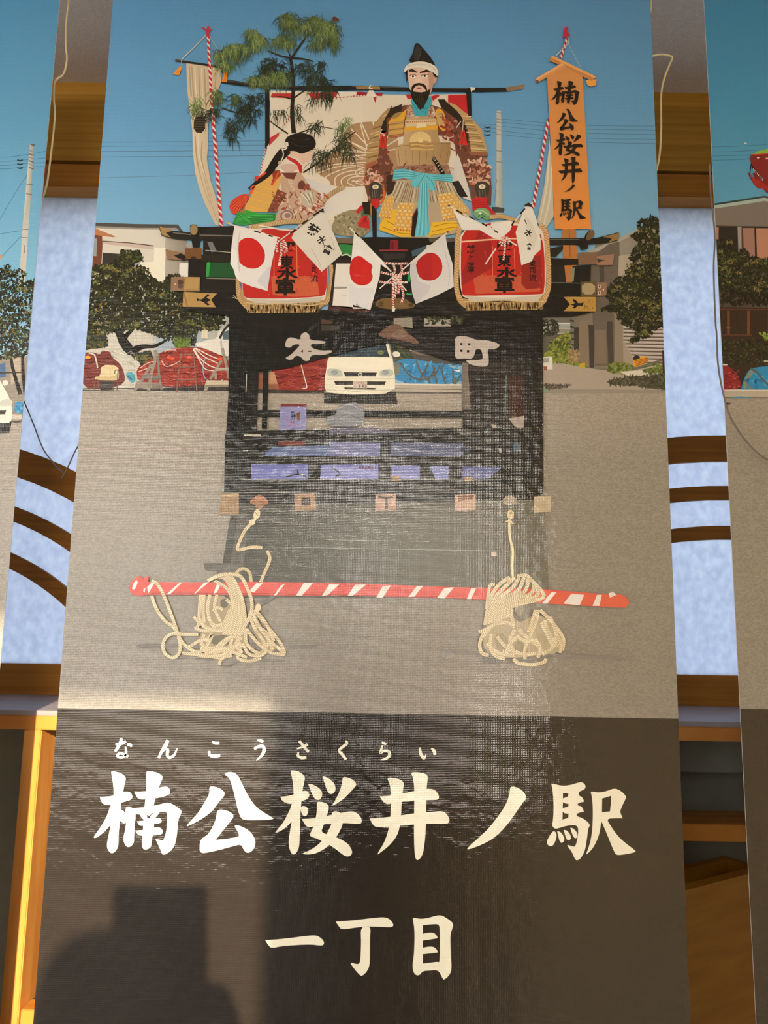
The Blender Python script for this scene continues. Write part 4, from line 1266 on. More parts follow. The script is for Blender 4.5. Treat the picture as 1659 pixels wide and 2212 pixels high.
# forearms: dark guards, red wraps, green gloves
for dx, dy in ((0, 0),):
    a.p('B', '150,1330 180,1300 230,1305 262,1345 250,1420 215,1470 175,1470 150,1400', '3b3731', 1); a.ell('B', 205, 1348, 28, 20, 'd6cdb4'); a.ell('B', 205, 1348, 14, 10, 'a8977a')
    a.p('B', '1065,1330 1100,1300 1150,1300 1188,1330 1180,1400 1140,1450 1090,1450 1065,1390', '3b3731', 1); a.ell('B', 1122, 1345, 30, 20, 'd9d0b8'); a.ell('B', 1122, 1345, 14, 9, 'a8977a')
    for x in (175, 195, 215, 1100, 1125, 1145): a.line('B', [(x, 1375), (x + 5, 1440)], 1.4, '6d685e')
a.p('B', '1035,1450 1090,1435 1160,1440 1165,1500 1240,1580 1245,1595 1160,1570 1120,1560 1040,1550', 'b8262a')
for y in (1465, 1485, 1505, 1525): a.line('B', [(1040, y), (1158, y - 4)], 1.1, '8a181e')
a.p('B', '1045,1560 1090,1525 1160,1530 1195,1570 1200,1620 1160,1640 1120,1600 1100,1630 1060,1610', '6f9a6c', 1)
a.st('B', '1060,1560 1120,1550 1180,1590', 3, '9cbf92'); a.st('B', '1090,1610 1110,1580 1150,1610', 2.4, '3f6a44'); a.ell('B', 1105, 1575, 14, 10, 'cfe0c4')
a.p('B', '170,1450 230,1445 245,1490 220,1530 165,1540', 'b8262a'); a.st('B', '250,1490 280,1420 270,1350', 4, 'c8622c')
a.st('B', '45,1570 90,1520 160,1490', 8, 'b82a2c'); a.p('B', '75,1560 130,1540 150,1610 90,1620', '4a6a50', 1)
a.p('B', '100,1590 140,1600 158,1660 155,1710 60,1690 50,1660', 'c2302c')
for k in range(8): a.line('B', [(120, 1600), (60 + k * 13, 1690 + k * 2)], 1, '8c1a1c')
a.p('B', '245,890 290,880 300,1020 240,1005', 'c8382a'); a.st('B', '262,850 250,880 285,900 260,910', 1.8, 'd6c8b0')
for k in range(5): a.line('B', [(265, 900), (248 + k * 12, 1015)], .9, '922018')
a.p('B', '945,860 970,860 1000,990 920,980', 'c8382a'); a.st('B', '960,770 955,860', 1.6, 'cdbfa8'); a.st('B', '940,780 900,840', 2, 'cdbfa8')
for k in range(6): a.line('B', [(957, 870), (928 + k * 14, 985)], .9, '922018')
# neck cloth, face, beard
a.p('B', '510,600 530,560 690,570 690,620 660,690 650,735 545,740 530,700', '3f9fb0')
for s in ('520,620 560,680 560,735', '680,600 640,690 640,730', '545,600 600,700', '660,590 620,700'): a.st('B', s, 1.6, '2c8192')
a.p('B', '480,330 560,315 690,330 715,400 700,470 690,520 660,580 540,590 500,520 490,440 478,390', 'd2b3a0', 1)
a.p('B', '650,340 690,340 715,400 700,480 680,540 655,560 665,470 660,400', 'b58e7c', 1)
a.p('B', '705,400 735,395 730,440 705,465', 'c79a86', 1); a.p('B', '450,340 480,335 482,420 470,450 470,400', '15120f')
a.p('B', '690,350 745,390 725,410 705,390', '15120f')
a.st('B', '490,352 520,345 560,362', [3, 6, 2], '2b1c16'); a.st('B', '585,365 640,350 675,345', [2, 6, 4], '2b1c16')
a.p('B', '500,395 525,382 552,392 550,408 515,412', 'e4ddd2', 1); a.p('B', '598,395 622,382 660,386 655,402 620,408', 'e4ddd2', 1)
a.ell('B', 527, 395, 10, 10, '16110d'); a.ell('B', 628, 392, 11, 10, '16110d')
a.st('B', '498,390 525,378 556,390', 1.4, '4a3028'); a.st('B', '595,392 622,378 662,382', 1.4, '4a3028')
a.p('B', '560,385 595,385 605,440 600,462 545,462 545,440', 'dcbfae', 1); a.st('B', '548,458 575,466 604,458', 1.6, '8a5e4e')
a.st('B', '522,525 530,485 575,462 625,480 645,520', [3, 6, 5, 6, 3], '1a130f')
a.p('B', '545,495 580,488 612,495 580,508', '9a5448', 1)
a.p('B', '500,510 530,525 560,530 600,535 640,525 672,505 672,545 650,600 625,650 590,685 560,650 520,590', '1d1713')
for k in range(12): a.st('B', [(520 + k * 12, 530), (540 + k * 9, 590), (575 + k * 4, 675)], 1.0, '3d332b' if k % 2 else '0f0b09')
# court cap and headband
a.p('B', '480,280 530,190 535,140 555,105 580,115 620,160 680,230 715,290 720,310 600,275', '1b1a19', 1)
a.p('B', '560,115 600,160 590,230 540,260 530,200', '2f2d2b', 1); a.st('B', '600,150 585,220 560,265', 1.4, '46433f')
a.p('B', '445,350 470,300 520,275 600,265 670,280 725,310 745,360 742,400 700,360 620,325 560,320 490,325 455,365', 'd6d2c4', 1)
a.st('B', '480,310 560,290 660,300 725,345', 1.2, 'b3aea0')

# ---- wooden name board
a.el('printed_sign_post', ph)
a.barber('C', (895, 180), (840, 360), 5.2, 'a82a3a', 'd6ccc4', 4, 1.0)
a.p('C', '862,110 890,85 905,95 900,130 925,165 905,165 885,180 850,180 870,150', 'b02a3c')
a.line('C', '900,180 905,230 800,335', 1.6, 'cfc6b8'); a.line('C', '905,235 1010,440', .9, 'a9b0b0')
a.barber('C', (735, 880), (600, 1650), 6.4, 'a9283c', 'd9d0c8', 14, 1.2)
a.p('C', '735,1000 760,1200 780,1720 700,1840 635,1770 700,1440 740,1100', 'b9b3a0')
for s in ('740,1150 720,1450 660,1760', '760,1300 745,1560 690,1800'): a.st('C', s, [2, 4, 2], 'cfcab8')
a.p('C', '850,1820 965,1820 975,2211 865,2211', 'b0723a'); a.line('C', '910,1830 915,2120', 1.4, '6d4220'); a.p('C', '855,1900 920,1900 920,2005 862,2005', 'c98040')
a.p('F', '1015,235 1130,235 1140,480 1090,690 1040,690 1025,480', 'ab6e38'); a.line('F', '1072,240 1080,470', 1.4, '6d4220')
a.gp('C', '722,520 880,420 1028,520 1100,1828 790,1830', [(140, 'bf8550'), (200, 'd28f50'), (400, 'da8e46'), (500, 'd6883f')], 1)
a.p('C', '1055,550 1150,540 1140,590 1100,605 1070,590', 'e0a040')
a.p('C', '740,380 765,335 1140,515 1110,558 880,440', 'bd7f48'); a.p('C', '765,335 1140,515 1132,535 752,352', 'd9a066')
a.p('C', '622,550 850,405 885,425 650,565', 'c98f58'); a.p('C', '622,545 640,525 850,402 870,412 645,545', 'dda56c'); a.p('C', '620,550 645,545 652,566 632,570', '7d5030')

# ---- float frame: lacquered beams with brass fittings
a.el('printed_float_frame', ph)
BK, BK2 = '161412', '221f1b'
a.p('D', '330,215 660,205 1540,300 1659,330 1659,360 650,330 420,330', BK)
a.p('D', '425,245 440,215 660,210 660,280 420,285', '1d1b19')
a.p('D', '20,210 150,245 240,255 330,265 660,275 660,320 400,325 250,325 130,310 40,285', '201d1a')
a.line('D', '140,262 330,283 660,290', 2.4, '6d6a63'); a.p('D', '25,210 150,245 80,260 125,305 45,280', '9b7f52')
a.p('D', '288,200 310,190 345,195 360,240 380,330 300,330', BK); a.ell('D', 320, 237, 34, 46, '7d6a48'); a.ell('D', 320, 237, 28, 40, '8f7a54')
a.p('D', '300,320 380,320 370,390 310,390', BK)
a.p('D', '400,330 690,330 690,460 400,460', '1a1815'); a.p('D', '435,340 480,340 520,425 470,430', '6d6f70'); a.line('D', '420,415 560,425 650,435', 1.6, 'a9a496')
a.p('D', '75,405 250,440 230,500 90,490', '8b6c52'); a.p('D', '150,460 210,440 260,470 240,510 180,480', BK); a.p('D', '245,398 388,395 385,490 250,492', '6d4a2a'); a.ell('D', 318, 480, 24, 14, '33231a')
a.p('D', '275,490 400,490 400,650 270,650', BK)
a.p('D', '385,450 690,460 690,520 385,515', BK2)
a.p('D', '385,510 690,515 690,655 385,655', '171a14')
a.p('D', '432,520 460,515 455,640 425,645', '2c9a44'); a.p('D', '460,520 690,520 690,648 450,645', '1d4f2b')
a.p('D', '375,650 690,655 690,780 370,770', '1b1916'); a.line('D', '430,655 690,662', 1.4, '8d887c')
a.p('D', '125,645 235,640 230,765 120,765', '876b56'); a.ell('D', 205, 690, 24, 24, '4f3c30'); a.ell('D', 205, 725, 22, 18, '5d473a'); a.ell('D', 160, 705, 6, 6, 'c9b9a4')
a.p('D', '240,642 375,645 368,765 235,762', '9c7c4c'); a.p('D', '250,655 362,658 356,752 247,750', 'a88a58')
a.p('D', '230,770 700,775 760,930 700,980 260,930 225,900', BK)
a.p('D', '230,772 520,785 470,840 510,905 225,900', 'a98852'); a.line('D', '235,775 265,895', 3, '8a6c40')
a.p('D', '345,825 375,840 400,830 440,790 460,800 430,820 470,845 430,860 460,880 440,890 400,860 375,848 348,852', BK)
a.p('D', '265,905 1659,930 1659,1040 640,1010 600,975 300,940', '151310')
# other side
a.p('F', '0,310 300,300 890,310 1160,310 1300,310 1480,262 1505,262 1490,330 1400,350 1160,370 880,370 0,350', '1d1b18'); a.line('F', '890,322 1160,322', 2, '5e5a52')
a.p('F', '1360,300 1505,262 1495,322 1410,345 1440,310', '8d7146')
a.p('F', '1155,360 1200,320 1210,280 1245,240 1280,240 1290,270 1270,310 1240,345 1230,400 1170,415', '1a1714'); a.p('F', '1215,300 1245,242 1280,240 1288,275 1260,320 1225,335', '6d5636', 1)
a.p('F', '890,400 1020,375 1020,400 960,470 890,470', '23211e'); a.p('F', '890,480 1160,490 1160,540 890,550', '1b1916')
a.p('F', '900,545 1030,545 1045,690 900,690', '1f1d19'); a.p('F', '1100,550 1260,540 1255,690 1100,690', '1b1916'); a.p('F', '1085,575 1120,560 1110,680 1090,690', '7d8270')
a.p('F', '1150,440 1180,430 1315,432 1312,530 1150,540', '7a5e48'); a.p('F', '1310,465 1460,445 1445,540 1310,545', '94735f'); a.p('F', '1310,490 1380,500 1320,520', '2d3436')
a.p('F', '880,690 1170,695 1170,810 880,815', '181613'); a.line('F', '890,692 1160,698', 1.4, '6d675c')
a.p('F', '1168,682 1308,684 1305,810 1170,808', '5e4f38'); a.p('F', '1180,697 1295,698 1292,796 1182,795', 'a29170', 1)
a.p('F', '1310,690 1395,690 1392,800 1312,812', '8a6a56'); a.ell('F', 1332, 727, 14, 16, 'c9c2b4'); a.ell('F', 1332, 780, 14, 16, 'c9c2b4'); a.ell('F', 1332, 727, 8, 10, '4a3b30'); a.ell('F', 1332, 780, 8, 10, '4a3b30'); a.ell('F', 1366, 755, 6, 6, 'd6c6b4')
a.p('F', '-280,815 1300,815 1300,940 1100,985 -280,1000', BK)
a.p('F', '1025,815 1300,815 1300,940 1025,938 1080,880', 'ae8846')
a.p('F', '1080,880 1120,870 1100,845 1105,832 1130,845 1150,870 1190,865 1190,895 1150,890 1120,915 1095,912 1115,895', BK)
for k in range(12):
    x, y = random.uniform(1190, 1290), random.uniform(830, 925)
    a.ell('F', x, y, random.uniform(3, 8), random.uniform(3, 9), '7d5c26')
# middle stand between the barrels
a.p('E', '120,310 480,300 1160,310 1160,400 1240,830 1240,950 80,930 100,560', BK)
a.p('E', '370,0 440,0 450,110 385,100', '201c14'); a.p('E', '438,10 442,115 452,120 450,10', 'b0763a')
a.p('E', '450,30 470,35 495,80 495,300 460,300', BK); a.p('E', '845,40 850,100 820,300 790,295 800,120', '1b1512'); a.line('E', '843,45 805,130 790,290', 1.6, '7a2a24')
a.p('E', '130,305 290,310 290,355 130,350', '6b5c48'); a.p('E', '940,310 1180,305 1170,340 950,345', '514a40')
a.p('E', '170,360 290,370 270,470 190,440', '2a7a3c'); a.st('E', '190,460 240,450 270,470', 3, 'b6c9b0')
a.p('E', '610,330 680,325 682,420 610,420', '7d2028'); a.p('E', '622,340 640,338 640,412 620,412', '5a151c'); a.p('E', '510,410 765,408 755,420 520,422', '8d3038')
a.p('E', '545,440 740,440 740,480 560,500', '2a2a2a'); a.p('E', '795,420 930,370 1010,380 900,440 800,470', '3c5460'); a.p('E', '760,620 790,620 780,690 762,680', '2c9a4c'); a.line('E', '750,790 800,795', 3, '38a860')
a.p('E', '470,880 520,830 620,825 740,830 780,860 830,880 810,910 740,920 540,920', '6d5530', 1); a.ell('E', 530, 875, 24, 22, '4a3a20'); a.ell('E', 790, 885, 22, 18, '4a3a20')

# ---- straw barrels with red paper fronts
def barrel(P_rope, red, belly, c):
    a.p(c, belly, 'a98a5e', 1)
    return


def straw(c, x0, x1, y0, y1, n):
    Y = a.lay()
    for _ in range(n):
        x = random.uniform(x0, x1)
        y = random.uniform(y0, y1 - 20)
        a.st(c, [(x, y), (x + random.uniform(-6, 6), y + random.uniform(25, 60))], random.uniform(.7, 1.3), random.choice(['c0a274', '8a6b42', 'a5854f', 'd0b486', '6d5232']), y=Y, n=1)


a.el('printed_straw_barrel', ph)
a.p('D', '690,680 700,820 740,900 820,950 900,965 1080,985 1300,960 1440,900 1510,800 1520,560 1440,860 800,860', 'a88a5e', 1)
straw('D', 800, 1400, 860, 950, 420)
a.p('D', '900,960 1130,980 1100,1070 1040,1080 960,1050 910,1000', '8a6a42', 1); straw('D', 910, 1120, 965, 1060, 120)
a.p('D', '735,215 1000,225 1440,240 1475,520 1460,800 1440,850 1100,870 800,860 740,800 720,520', 'cfc8bc', 1)
a.p('D', '850,235 1100,225 1440,260 1468,540 1462,790 1400,815 1100,830 780,830 742,800 735,560', 'b32722', 1)
a.p('D', '985,640 1200,640 1380,640 1400,800 1180,815 1000,800', 'bd5a3c'); a.p('D', '1030,310 1200,330 1210,640 1030,640', 'b8271f')
for k in range(60):
    x, y = random.uniform(760, 1440), random.uniform(300, 810)
    a.st('D', [(x, y), (x + random.uniform(-30, 30), y + random.uniform(5, 40))], .8, random.choice(['cf5440', '93201c', 'd07a58', 'c23a2c']))
a.p('D', '800,830 1100,845 1440,815 1400,860 1100,875 840,870', 'b9b2a4'); a.st('D', '740,860 900,880 1080,870 1300,890 1440,870', 2.4, 'c3aa82')
a.rope('D', '1500,540 1508,680 1500,790 1450,880', 8, 'c3a173', '83633c')
a.rope('D', '700,600 700,740 715,830 770,900', 8, 'c0a070', '83633c')
a.rope('D', '800,215 950,195 1100,170 1280,165', 9, 'c0a478', '8a6c46')
a.line('D', '880,200 1060,235 1180,245', 3, 'd5cfc4')
for s in ('1135,350 1195,410', '1010,330 1010,640', '1205,340 1210,640'): a.line('D', s, 1.4, 'd08a4c')
for ch, x, y, w, h in (('堅', 1050, 345, 150, 120), ('東', 1060, 455, 120, 125), ('水', 1030, 560, 190, 110), ('軍', 1020, 665, 175, 140)): a.text('D', x, y, w, h, ch, '17110e', .035)
for ch, x, y, w, h in (('菊', 1330, 480, 55, 65), ('司', 1335, 545, 50, 65), ('流', 1325, 625, 65, 65)): a.text('D', x, y, w, h, ch, '2c1512', .02)
for s in ('770,900 790,960', '880,960 905,1040', '1140,970 1150,1010', '660,800 690,830', '655,820 700,835', '1300,960 1290,1000'): a.st('D', s, 1.2, 'c3b393')

a.el('printed_straw_barrel', ph)
a.p('F', '90,720 95,830 140,890 220,940 400,985 520,1020 640,970 790,930 870,870 905,780 900,560 860,860 160,860', 'a98a5c', 1)
straw('F', 180, 840, 850, 930, 420)
a.p('F', '380,960 640,960 540,1020 460,1010', '8a6434', 1); straw('F', 390, 620, 950, 1010, 70)
a.p('F', '130,230 400,170 640,150 830,210 870,330 875,720 850,810 700,840 200,835 140,800 120,500', 'd2cabd', 1)
a.p('F', '148,240 300,230 560,190 820,240 860,420 862,780 820,795 500,800 180,808 145,790 138,500', 'b4251f', 1)
a.p('F', '240,630 660,630 840,620 820,770 500,780 270,790', 'bb553a'); a.p('F', '300,230 400,340 420,560 150,720 145,620', '93201e', 0)
a.p('F', '660,480 830,460 840,740 700,750 660,700', '8a2620')
for k in range(70):
    x, y = random.uniform(160, 850), random.uniform(260, 790)
    a.st('F', [(x, y), (x + random.uniform(-30, 30), y + random.uniform(5, 40))], .8, random.choice(['cf5440', '93201c', 'd07a58', 'c23a2c']))
for s in ('410,380 412,630', '600,400 605,620'): a.line('F', s, 1.4, 'd08a4c')
for ch, x, y, w, h in (('堅', 445, 345, 150, 105), ('東', 450, 450, 125, 105), ('水', 440, 560, 190, 95), ('軍', 430, 650, 170, 135)): a.text('F', x, y, w, h, ch, '17110e', .035)
for ch, x, y, w, h in (('鯵', 190, 365, 75, 75), ('ヶ', 205, 455, 40, 40), ('澤', 190, 515, 65, 95)): a.text('F', x, y, w, h, ch, '2c1512', .02)
for ch, x, y, w, h in (('東', 725, 500, 60, 55), ('司', 730, 560, 50, 55), ('流', 725, 620, 65, 60)): a.text('F', x, y, w, h, ch, '2c1512', .02)
a.p('F', '180,810 500,830 840,800 800,855 500,850 220,858', 'bdb5a6'); a.st('F', '130,860 300,855 500,845 700,858 870,855', 2.4, 'c9ae84'); a.st('F', '370,960 500,950 640,945 800,925', 1.4, 'c9b48c')
a.st('F', '100,345 300,330 480,318 620,315 860,320', 3.2, 'd6b494')
a.rope('F', '130,210 110,330 105,500 100,680 110,780 150,860', 9.4, 'c9a577', '8a683e')
a.rope('F', '820,195 870,260 885,420 895,600 892,740 850,860', 9.4, 'c9a577', '8a683e')
a.rope('F', '390,130 500,125 640,170 700,180', 8, 'c3a578', '8f7048')
for s in ('265,940 255,1030', '640,950 600,1050', '720,960 740,1050 770,1060', '660,960 655,1100 670,1200', '905,520 920,540'): a.st('F', s, 1.0, 'b9ab8c')
a.leaves('F', '390,1030 640,1030 620,1105 400,1100', 60, 4, ['d8d6cc', '7d8468', 'b9bda8', '4a5a3c'], .3, .5)

# ---- paper flags
def flag(P, col='d9d6d2', sm=0):
    return P


a.el('printed_flag', ph)
a.p('D', '670,200 860,240 1040,310 1010,440 985,560 955,765 830,730 715,685 680,640 660,575 635,530 645,380', 'd8d5d3')
a.p('D', '645,400 690,420 700,570 715,685 680,640 670,575 638,540', 'e0dedc'); a.p('D', '860,680 960,560 985,560 955,765', 'c6c5cb')
a.p('D', '695,360 740,315 800,305 860,325 910,380 935,440 930,510 890,560 830,578 760,560 700,510', 'c0221f', 1)
a.line('D', '610,180 660,200 860,255 1060,310', 2.6, 'd6cfc2'); a.line('D', '840,248 895,264', 3.2, '1a1817'); a.line('D', '965,287 1000,297', 3.2, '1a1817'); a.ell('D', 615, 180, 14, 10, 'dda64a')
a.st('D', '720,250 700,400 715,600', 2.4, 'bfbdc1'); a.st('D', '900,660 880,700', 3, 'c0bfc6')
a.el('printed_flag', ph)
a.p('A', '1300,1760 1340,1800 1475,2120 1240,2211 1180,2150 1050,2000 1060,1950', 'cdc8bd'); a.p('D', '1420,80 1470,140 1595,450 1420,600 1160,310 1180,265', 'cdc8bd')
a.line('D', '1430,60 1250,190 1060,330', 2.6, 'c9c1b2')
for s in ('1400,82 1350,115', '1300,155 1250,190', '1195,235 1150,270'): a.line('D', s, 3.2, '191715')
a.p('D', '1390,80 1435,50 1440,90', '232120')
a.text('D', 1290, 190, 110, 100, '菊', '1d1a17', .035, .55); a.text('D', 1385, 290, 75, 75, '水', '1d1a17', .035, .55); a.text('D', 1425, 365, 100, 85, '會', '1d1a17', .03, .45)
a.st('D', '1330,400 1400,520 1420,590', 1.6, 'b4ada0'); a.st('D', '1500,300 1540,420', 1.6, 'b9b3a6')
a.el('printed_paper_notice', ph)
a.p('E', '130,530 150,490 300,500 300,930 440,945 80,920', '2d201d'); a.p('E', '145,530 290,530 290,920 430,915 115,890', 'd6d2cc')
a.line('E', '130,735 240,735', 3, '8f8b88'); a.line('E', '130,745 240,740', 1.2, '6f6c6a'); a.line('E', '260,800 180,810', 1, 'b5b0aa')
a.p('E', '80,900 440,930 450,950 70,930', '452622')
a.el('printed_flag', ph)
a.p('E', '300,265 330,280 430,390 530,520 520,640 440,930 320,890 240,860 255,700 285,400', 'd9d7d5'); a.p('E', '255,700 330,740 470,740 500,600 440,930 250,870', 'cfced1')
a.p('E', '290,480 350,458 400,500 465,545 445,600 465,640 440,700 370,722 300,700 262,640 262,540', 'c0221f', 1)
a.line('E', '255,215 380,340 500,470 620,600', 2.8, 'd6cfc2'); a.line('E', '310,265 345,300', 3.2, '191715'); a.line('E', '465,430 495,468', 3.2, '191715'); a.ell('E', 257, 215, 9, 9, '5a3c30')
a.p('E', '420,385 480,440 560,520 600,580 560,560 470,480', 'dddbd8'); a.p('E', '310,880 330,870 340,900', '9d9aa2')
a.el('printed_flag', ph)
a.p('E', '1085,280 1105,400 1150,540 1158,730 1000,810 830,877 800,780 780,600 785,530 930,400', 'cbc9c8'); a.p('E', '785,530 830,510 850,680 960,720 940,780 830,877 800,780', 'bcbbc0')
a.p('E', '830,520 900,450 970,430 1030,465 1062,540 1055,610 1010,665 940,680 870,660 840,600', 'a81e20', 1); a.p('E', '960,430 1040,480 1062,540 1050,620 960,680 980,560', 'b42321', 1)
a.line('E', '1105,260 930,400 720,580', 2.8, 'd2cabd'); a.ell('E', 1105, 258, 12, 10, '6d4c3a'); a.p('E', '925,370 1000,370 920,410', 'c9c5be')
a.st('E', '1080,420 1120,600 1110,720', 2, 'b5b4b8')
a.el('printed_flag', ph)
a.p('F', '68,55 120,100 260,160 400,220 500,330 420,310 300,240 150,240 110,150', 'd8d5d1')
a.p('F', '400,190 560,160 585,190 560,250 490,310 420,260', 'dad6cf'); a.p('F', '330,195 400,180 395,200', 'b02523')
a.line('F', '38,32 260,160 460,265', 2.4, 'd6cdbf'); a.ell('F', 38, 32, 11, 10, '6a4a3c')
for s in ('100,70 155,100', '210,125 260,152', '320,182 365,208', '425,243 460,265'): a.line('F', s, 3, '191715')
a.el('printed_flag', ph)
a.p('F', '690,40 750,45 790,150 825,320 825,410 770,460 750,510 660,545 640,420 610,260', 'd6d2c8'); a.p('F', '690,100 750,180 800,300 760,420 700,300', 'cdc8bc')
a.line('F', '760,0 690,60 580,195', 3, 'd2cabb')
for s in ('690,55 650,105', '600,160 575,205'): a.line('F', s, 3.4, '191715')
a.p('F', '680,30 720,5 755,25 740,40', '2a2826')
a.text('F', 690, 235, 65, 60, '水', '191613', .035, .5); a.text('F', 705, 350, 45, 65, '會', '191613', .03, .1); a.text('F', 685, 150, 22, 45, '丶', '191613', .03)
# ---- red and white cords
a.el('printed_knotted_cord', ph)
def cord(c, s, w=4.2):
    Q = pts_of(c, s)
    a.st('0', Q, w, 'd6cfc6')
    R = catmull([(x, y, 0) for x, y in Q], 8)
    Y = a.lay()
    acc = 0
    for i in range(len(R) - 1):
        dd = R[i + 1] - R[i]
        l = dd.length
        acc += l
        if acc > w * .95:
            acc = 0
            ux, uy = dd.x / l, dd.y / l
            x, y = R[i].x, R[i].y
            h = w * .5
            a.st('0', [(x - uy * h - ux * h * .6, y + ux * h - uy * h * .6), (x + uy * h + ux * h * .6, y - ux * h + uy * h * .6)], w * .45, 'b02a32', y=Y, n=1)


for s in ('560,525 660,530 760,528', '640,540 650,600 610,630', '700,530 710,600 650,660', '610,620 690,630 720,610', '530,605 600,620', '720,620 770,605', '520,685 600,695 760,690', '640,640 635,760 635,850 640,920', '655,650 660,760 645,830', '700,640 705,720 725,800 705,870', '680,640 685,720 680,790'): cord('E', s, 4.6)
for s in ('520,745 640,640', '650,640 750,765', '575,560 620,600'): a.line('E', s, 2.6, 'd6cfc4')
a.p('E', '625,915 655,915 650,940 628,950', 'd9d4cc')
a.el('printed_dark_cord', ph)
for s in ('550,960 535,1050 540,1150', '600,960 590,1100 600,1160', '625,990 610,1100 620,1180', '500,960 520,1010 500,1020 490,990 520,950'): a.st('E', s, 3.4, '6d4a40'); a.st('E', s, 1.0, '94766a')
a.el('printed_knotted_cord', ph)
for s in ('1050,330 1030,380 1040,430', '1090,330 1110,360 1120,420 1090,430', '1070,350 1075,420 1065,480 1060,520', '1085,340 1100,400'): cord('D', s, 4.6)
a.p('D', '1050,520 1075,515 1070,545 1045,550', 'd9d4cc')
a.el('printed_knotted_cord', ph)
for s in ('480,310 520,300 560,320', '490,320 470,360', '520,310 515,420 505,500', '530,320 550,360', '500,330 490,380'): cord('F', s, 4.2)
a.line('F', '440,400 350,535', 3, 'd6cdc0'); a.line('F', '550,330 620,375', 3, 'd6cdc0')

# ---- lower body of the float
a.el('printed_float_body', ph)
B1, B2, B3 = '141311', '1b1a17', '242320'
a.p('0', '497,680 1172,672 1172,790 1100,810 1000,790 900,762 850,742 790,752 700,776 620,798 560,806 497,812', B1)
a.p('E', '0,960 1240,960 1300,1100 900,1100 600,1040 300,1110 0,1110', '11100e')
a.p('E', '640,1000 800,995 805,1085 640,1060', '8a8478'); a.p('E', '905,1000 1130,1010 1130,1070 900,1070', '9a948a'); a.leaves('E', '910,990 1250,990 1240,1050 920,1050', 70, 5, ['2f3322', '4a4d34', '22261a'])
a.p('E', '20,1060 180,1065 185,1110 20,1110', '3a3735'); a.p('E', '20,1010 110,1020 110,1050 20,1050', '4a3a30')
a.p('E', '640,1040 720,1070 740,1110 860,1200 850,1225 800,1220 640,1190 520,1160 515,1120', '6d5346', 1); a.p('E', '610,1170 800,1210 780,1240 620,1215', '2a2826')
a.p('E', '620,1130 700,1090 760,1130 750,1170 640,1170', '7b6658', 1)
# columns
a.p('0', '497,800 560,800 556,930 488,940 486,1050 484,1105 490,1105', B2)
a.p('D', '625,980 770,980 770,1450 1000,1430 1100,1400 770,1480 755,2211 590,2211 620,1640', B1)
a.p('D', '780,1470 870,1460 865,1950 770,1960', B2); a.p('D', '918,1450 965,1445 950,1950 905,1950', B1)
a.line('D', '775,1480 770,1640', 1.6, 'c6beb2')
a.gp('0', '998,785 1172,780 1173,1062 1000,1062', [(1000, '37302a'), (1060, '2a2521'), (1172, '1d1c19')], 0)
a.p('E', '1230,1380 1280,1390 1300,1780 1240,1780 1230,1640', '6e655c')
a.p('F', '540,1490 670,1490 690,1830 560,1870', '3d2620'); a.p('F', '200,1450 530,1470 530,1880 240,1900', '241f1b')
a.st('F', '530,1490 525,1650 520,1850', 2.2, '5d7068'); a.p('F', '550,1860 680,1840 680,1965 600,1930', '9c938a'); a.p('F', '400,1915 440,1920 470,1985 410,1950', '9c938a'); a.p('F', '450,1925 490,1940 480,1985', '8d857d')
a.p('F', '550,1990 610,2005 560,2005', 'a39b92'); a.line('F', '420,1880 560,1940 680,1985', 2.4, '1a1b18')
# applique characters 本 and 町
a.el('printed_float_lettering', ph)
LC = 'b3a9a2'
a.p('D', '1105,1230 1120,1180 1160,1160 1240,1190 1240,1140 1280,1118 1315,1140 1318,1190 1450,1195 1455,1215 1400,1222 1320,1222 1340,1260 1420,1280 1520,1275 1500,1300 1420,1320 1360,1310 1320,1330 1320,1365 1270,1370 1240,1330 1200,1320 1160,1365 1100,1345 1150,1320 1200,1270 1240,1225 1180,1225 1150,1255 1115,1250', LC, 1)
a.p('D', '1240,1290 1260,1270 1260,1295', B1); a.p('D', '1300,1290 1320,1275 1335,1290', B1)
a.el('printed_float_lettering', ph)
a.p('E', '1165,1170 1200,1152 1280,1158 1360,1190 1430,1185 1555,1220 1545,1250 1500,1270 1445,1265 1460,1350 1455,1410 1400,1420 1300,1400 1265,1370 1265,1358 1400,1360 1410,1330 1390,1262 1350,1262 1340,1300 1320,1350 1250,1345 1180,1350 1165,1320 1172,1250', LC, 1)
for x, y in ((1212, 1212), (1280, 1215), (1212, 1270), (1270, 1275)): a.p('E', [(x, y), (x + 20, y), (x + 20, y + 20), (x, y + 20)], B1)
a.el('printed_offering_box', ph)
a.p('D', '860,1790 1659,1795 1659,1845 860,1840', '1d1d1a'); a.p('0', '520,888 1000,890 1000,904 520,902', '1d1d1a')
a.p('D', '1070,1740 1290,1740 1285,1992 1050,1990', '7f80ac'); a.p('D', '1070,1738 1290,1740 1289,1762 1066,1760', '6d2f34')
for ch, x, y in (('御', 1155, 1780), ('神', 1155, 1822), ('酒', 1150, 1865)): a.text('D', x, y, 42, 40, ch, '262430', .03)
a.p('D', '1205,1820 1235,1805 1230,1880 1208,1870', '6d4a2c'); a.st('D', '1110,1860 1160,1900 1220,1870', 1.2, 'b05a66'); a.st('D', '1120,1950 1165,1910 1220,1930', 1.2, 'b05a66')
for x, y in ((1170, 1940), (1150, 1950), (1180, 1965)): a.text('D', x, y, 20, 22, '文', '3a3844', .02)
a.el('printed_float_deck', ph)
a.p('E', '150,1760 280,1720 380,1740 390,1900 320,1940 60,1930 60,1850 150,1830', '7d7f86', 1); a.st('E', '160,1780 260,1740 360,1790', 1.4, 'a4a6ac'); a.st('E', '120,1880 240,1830 360,1870', 1.4, '5d5f66')
a.p('0', '490,932 1172,925 1173,1065 1110,1110 486,1105', '1e1d19')
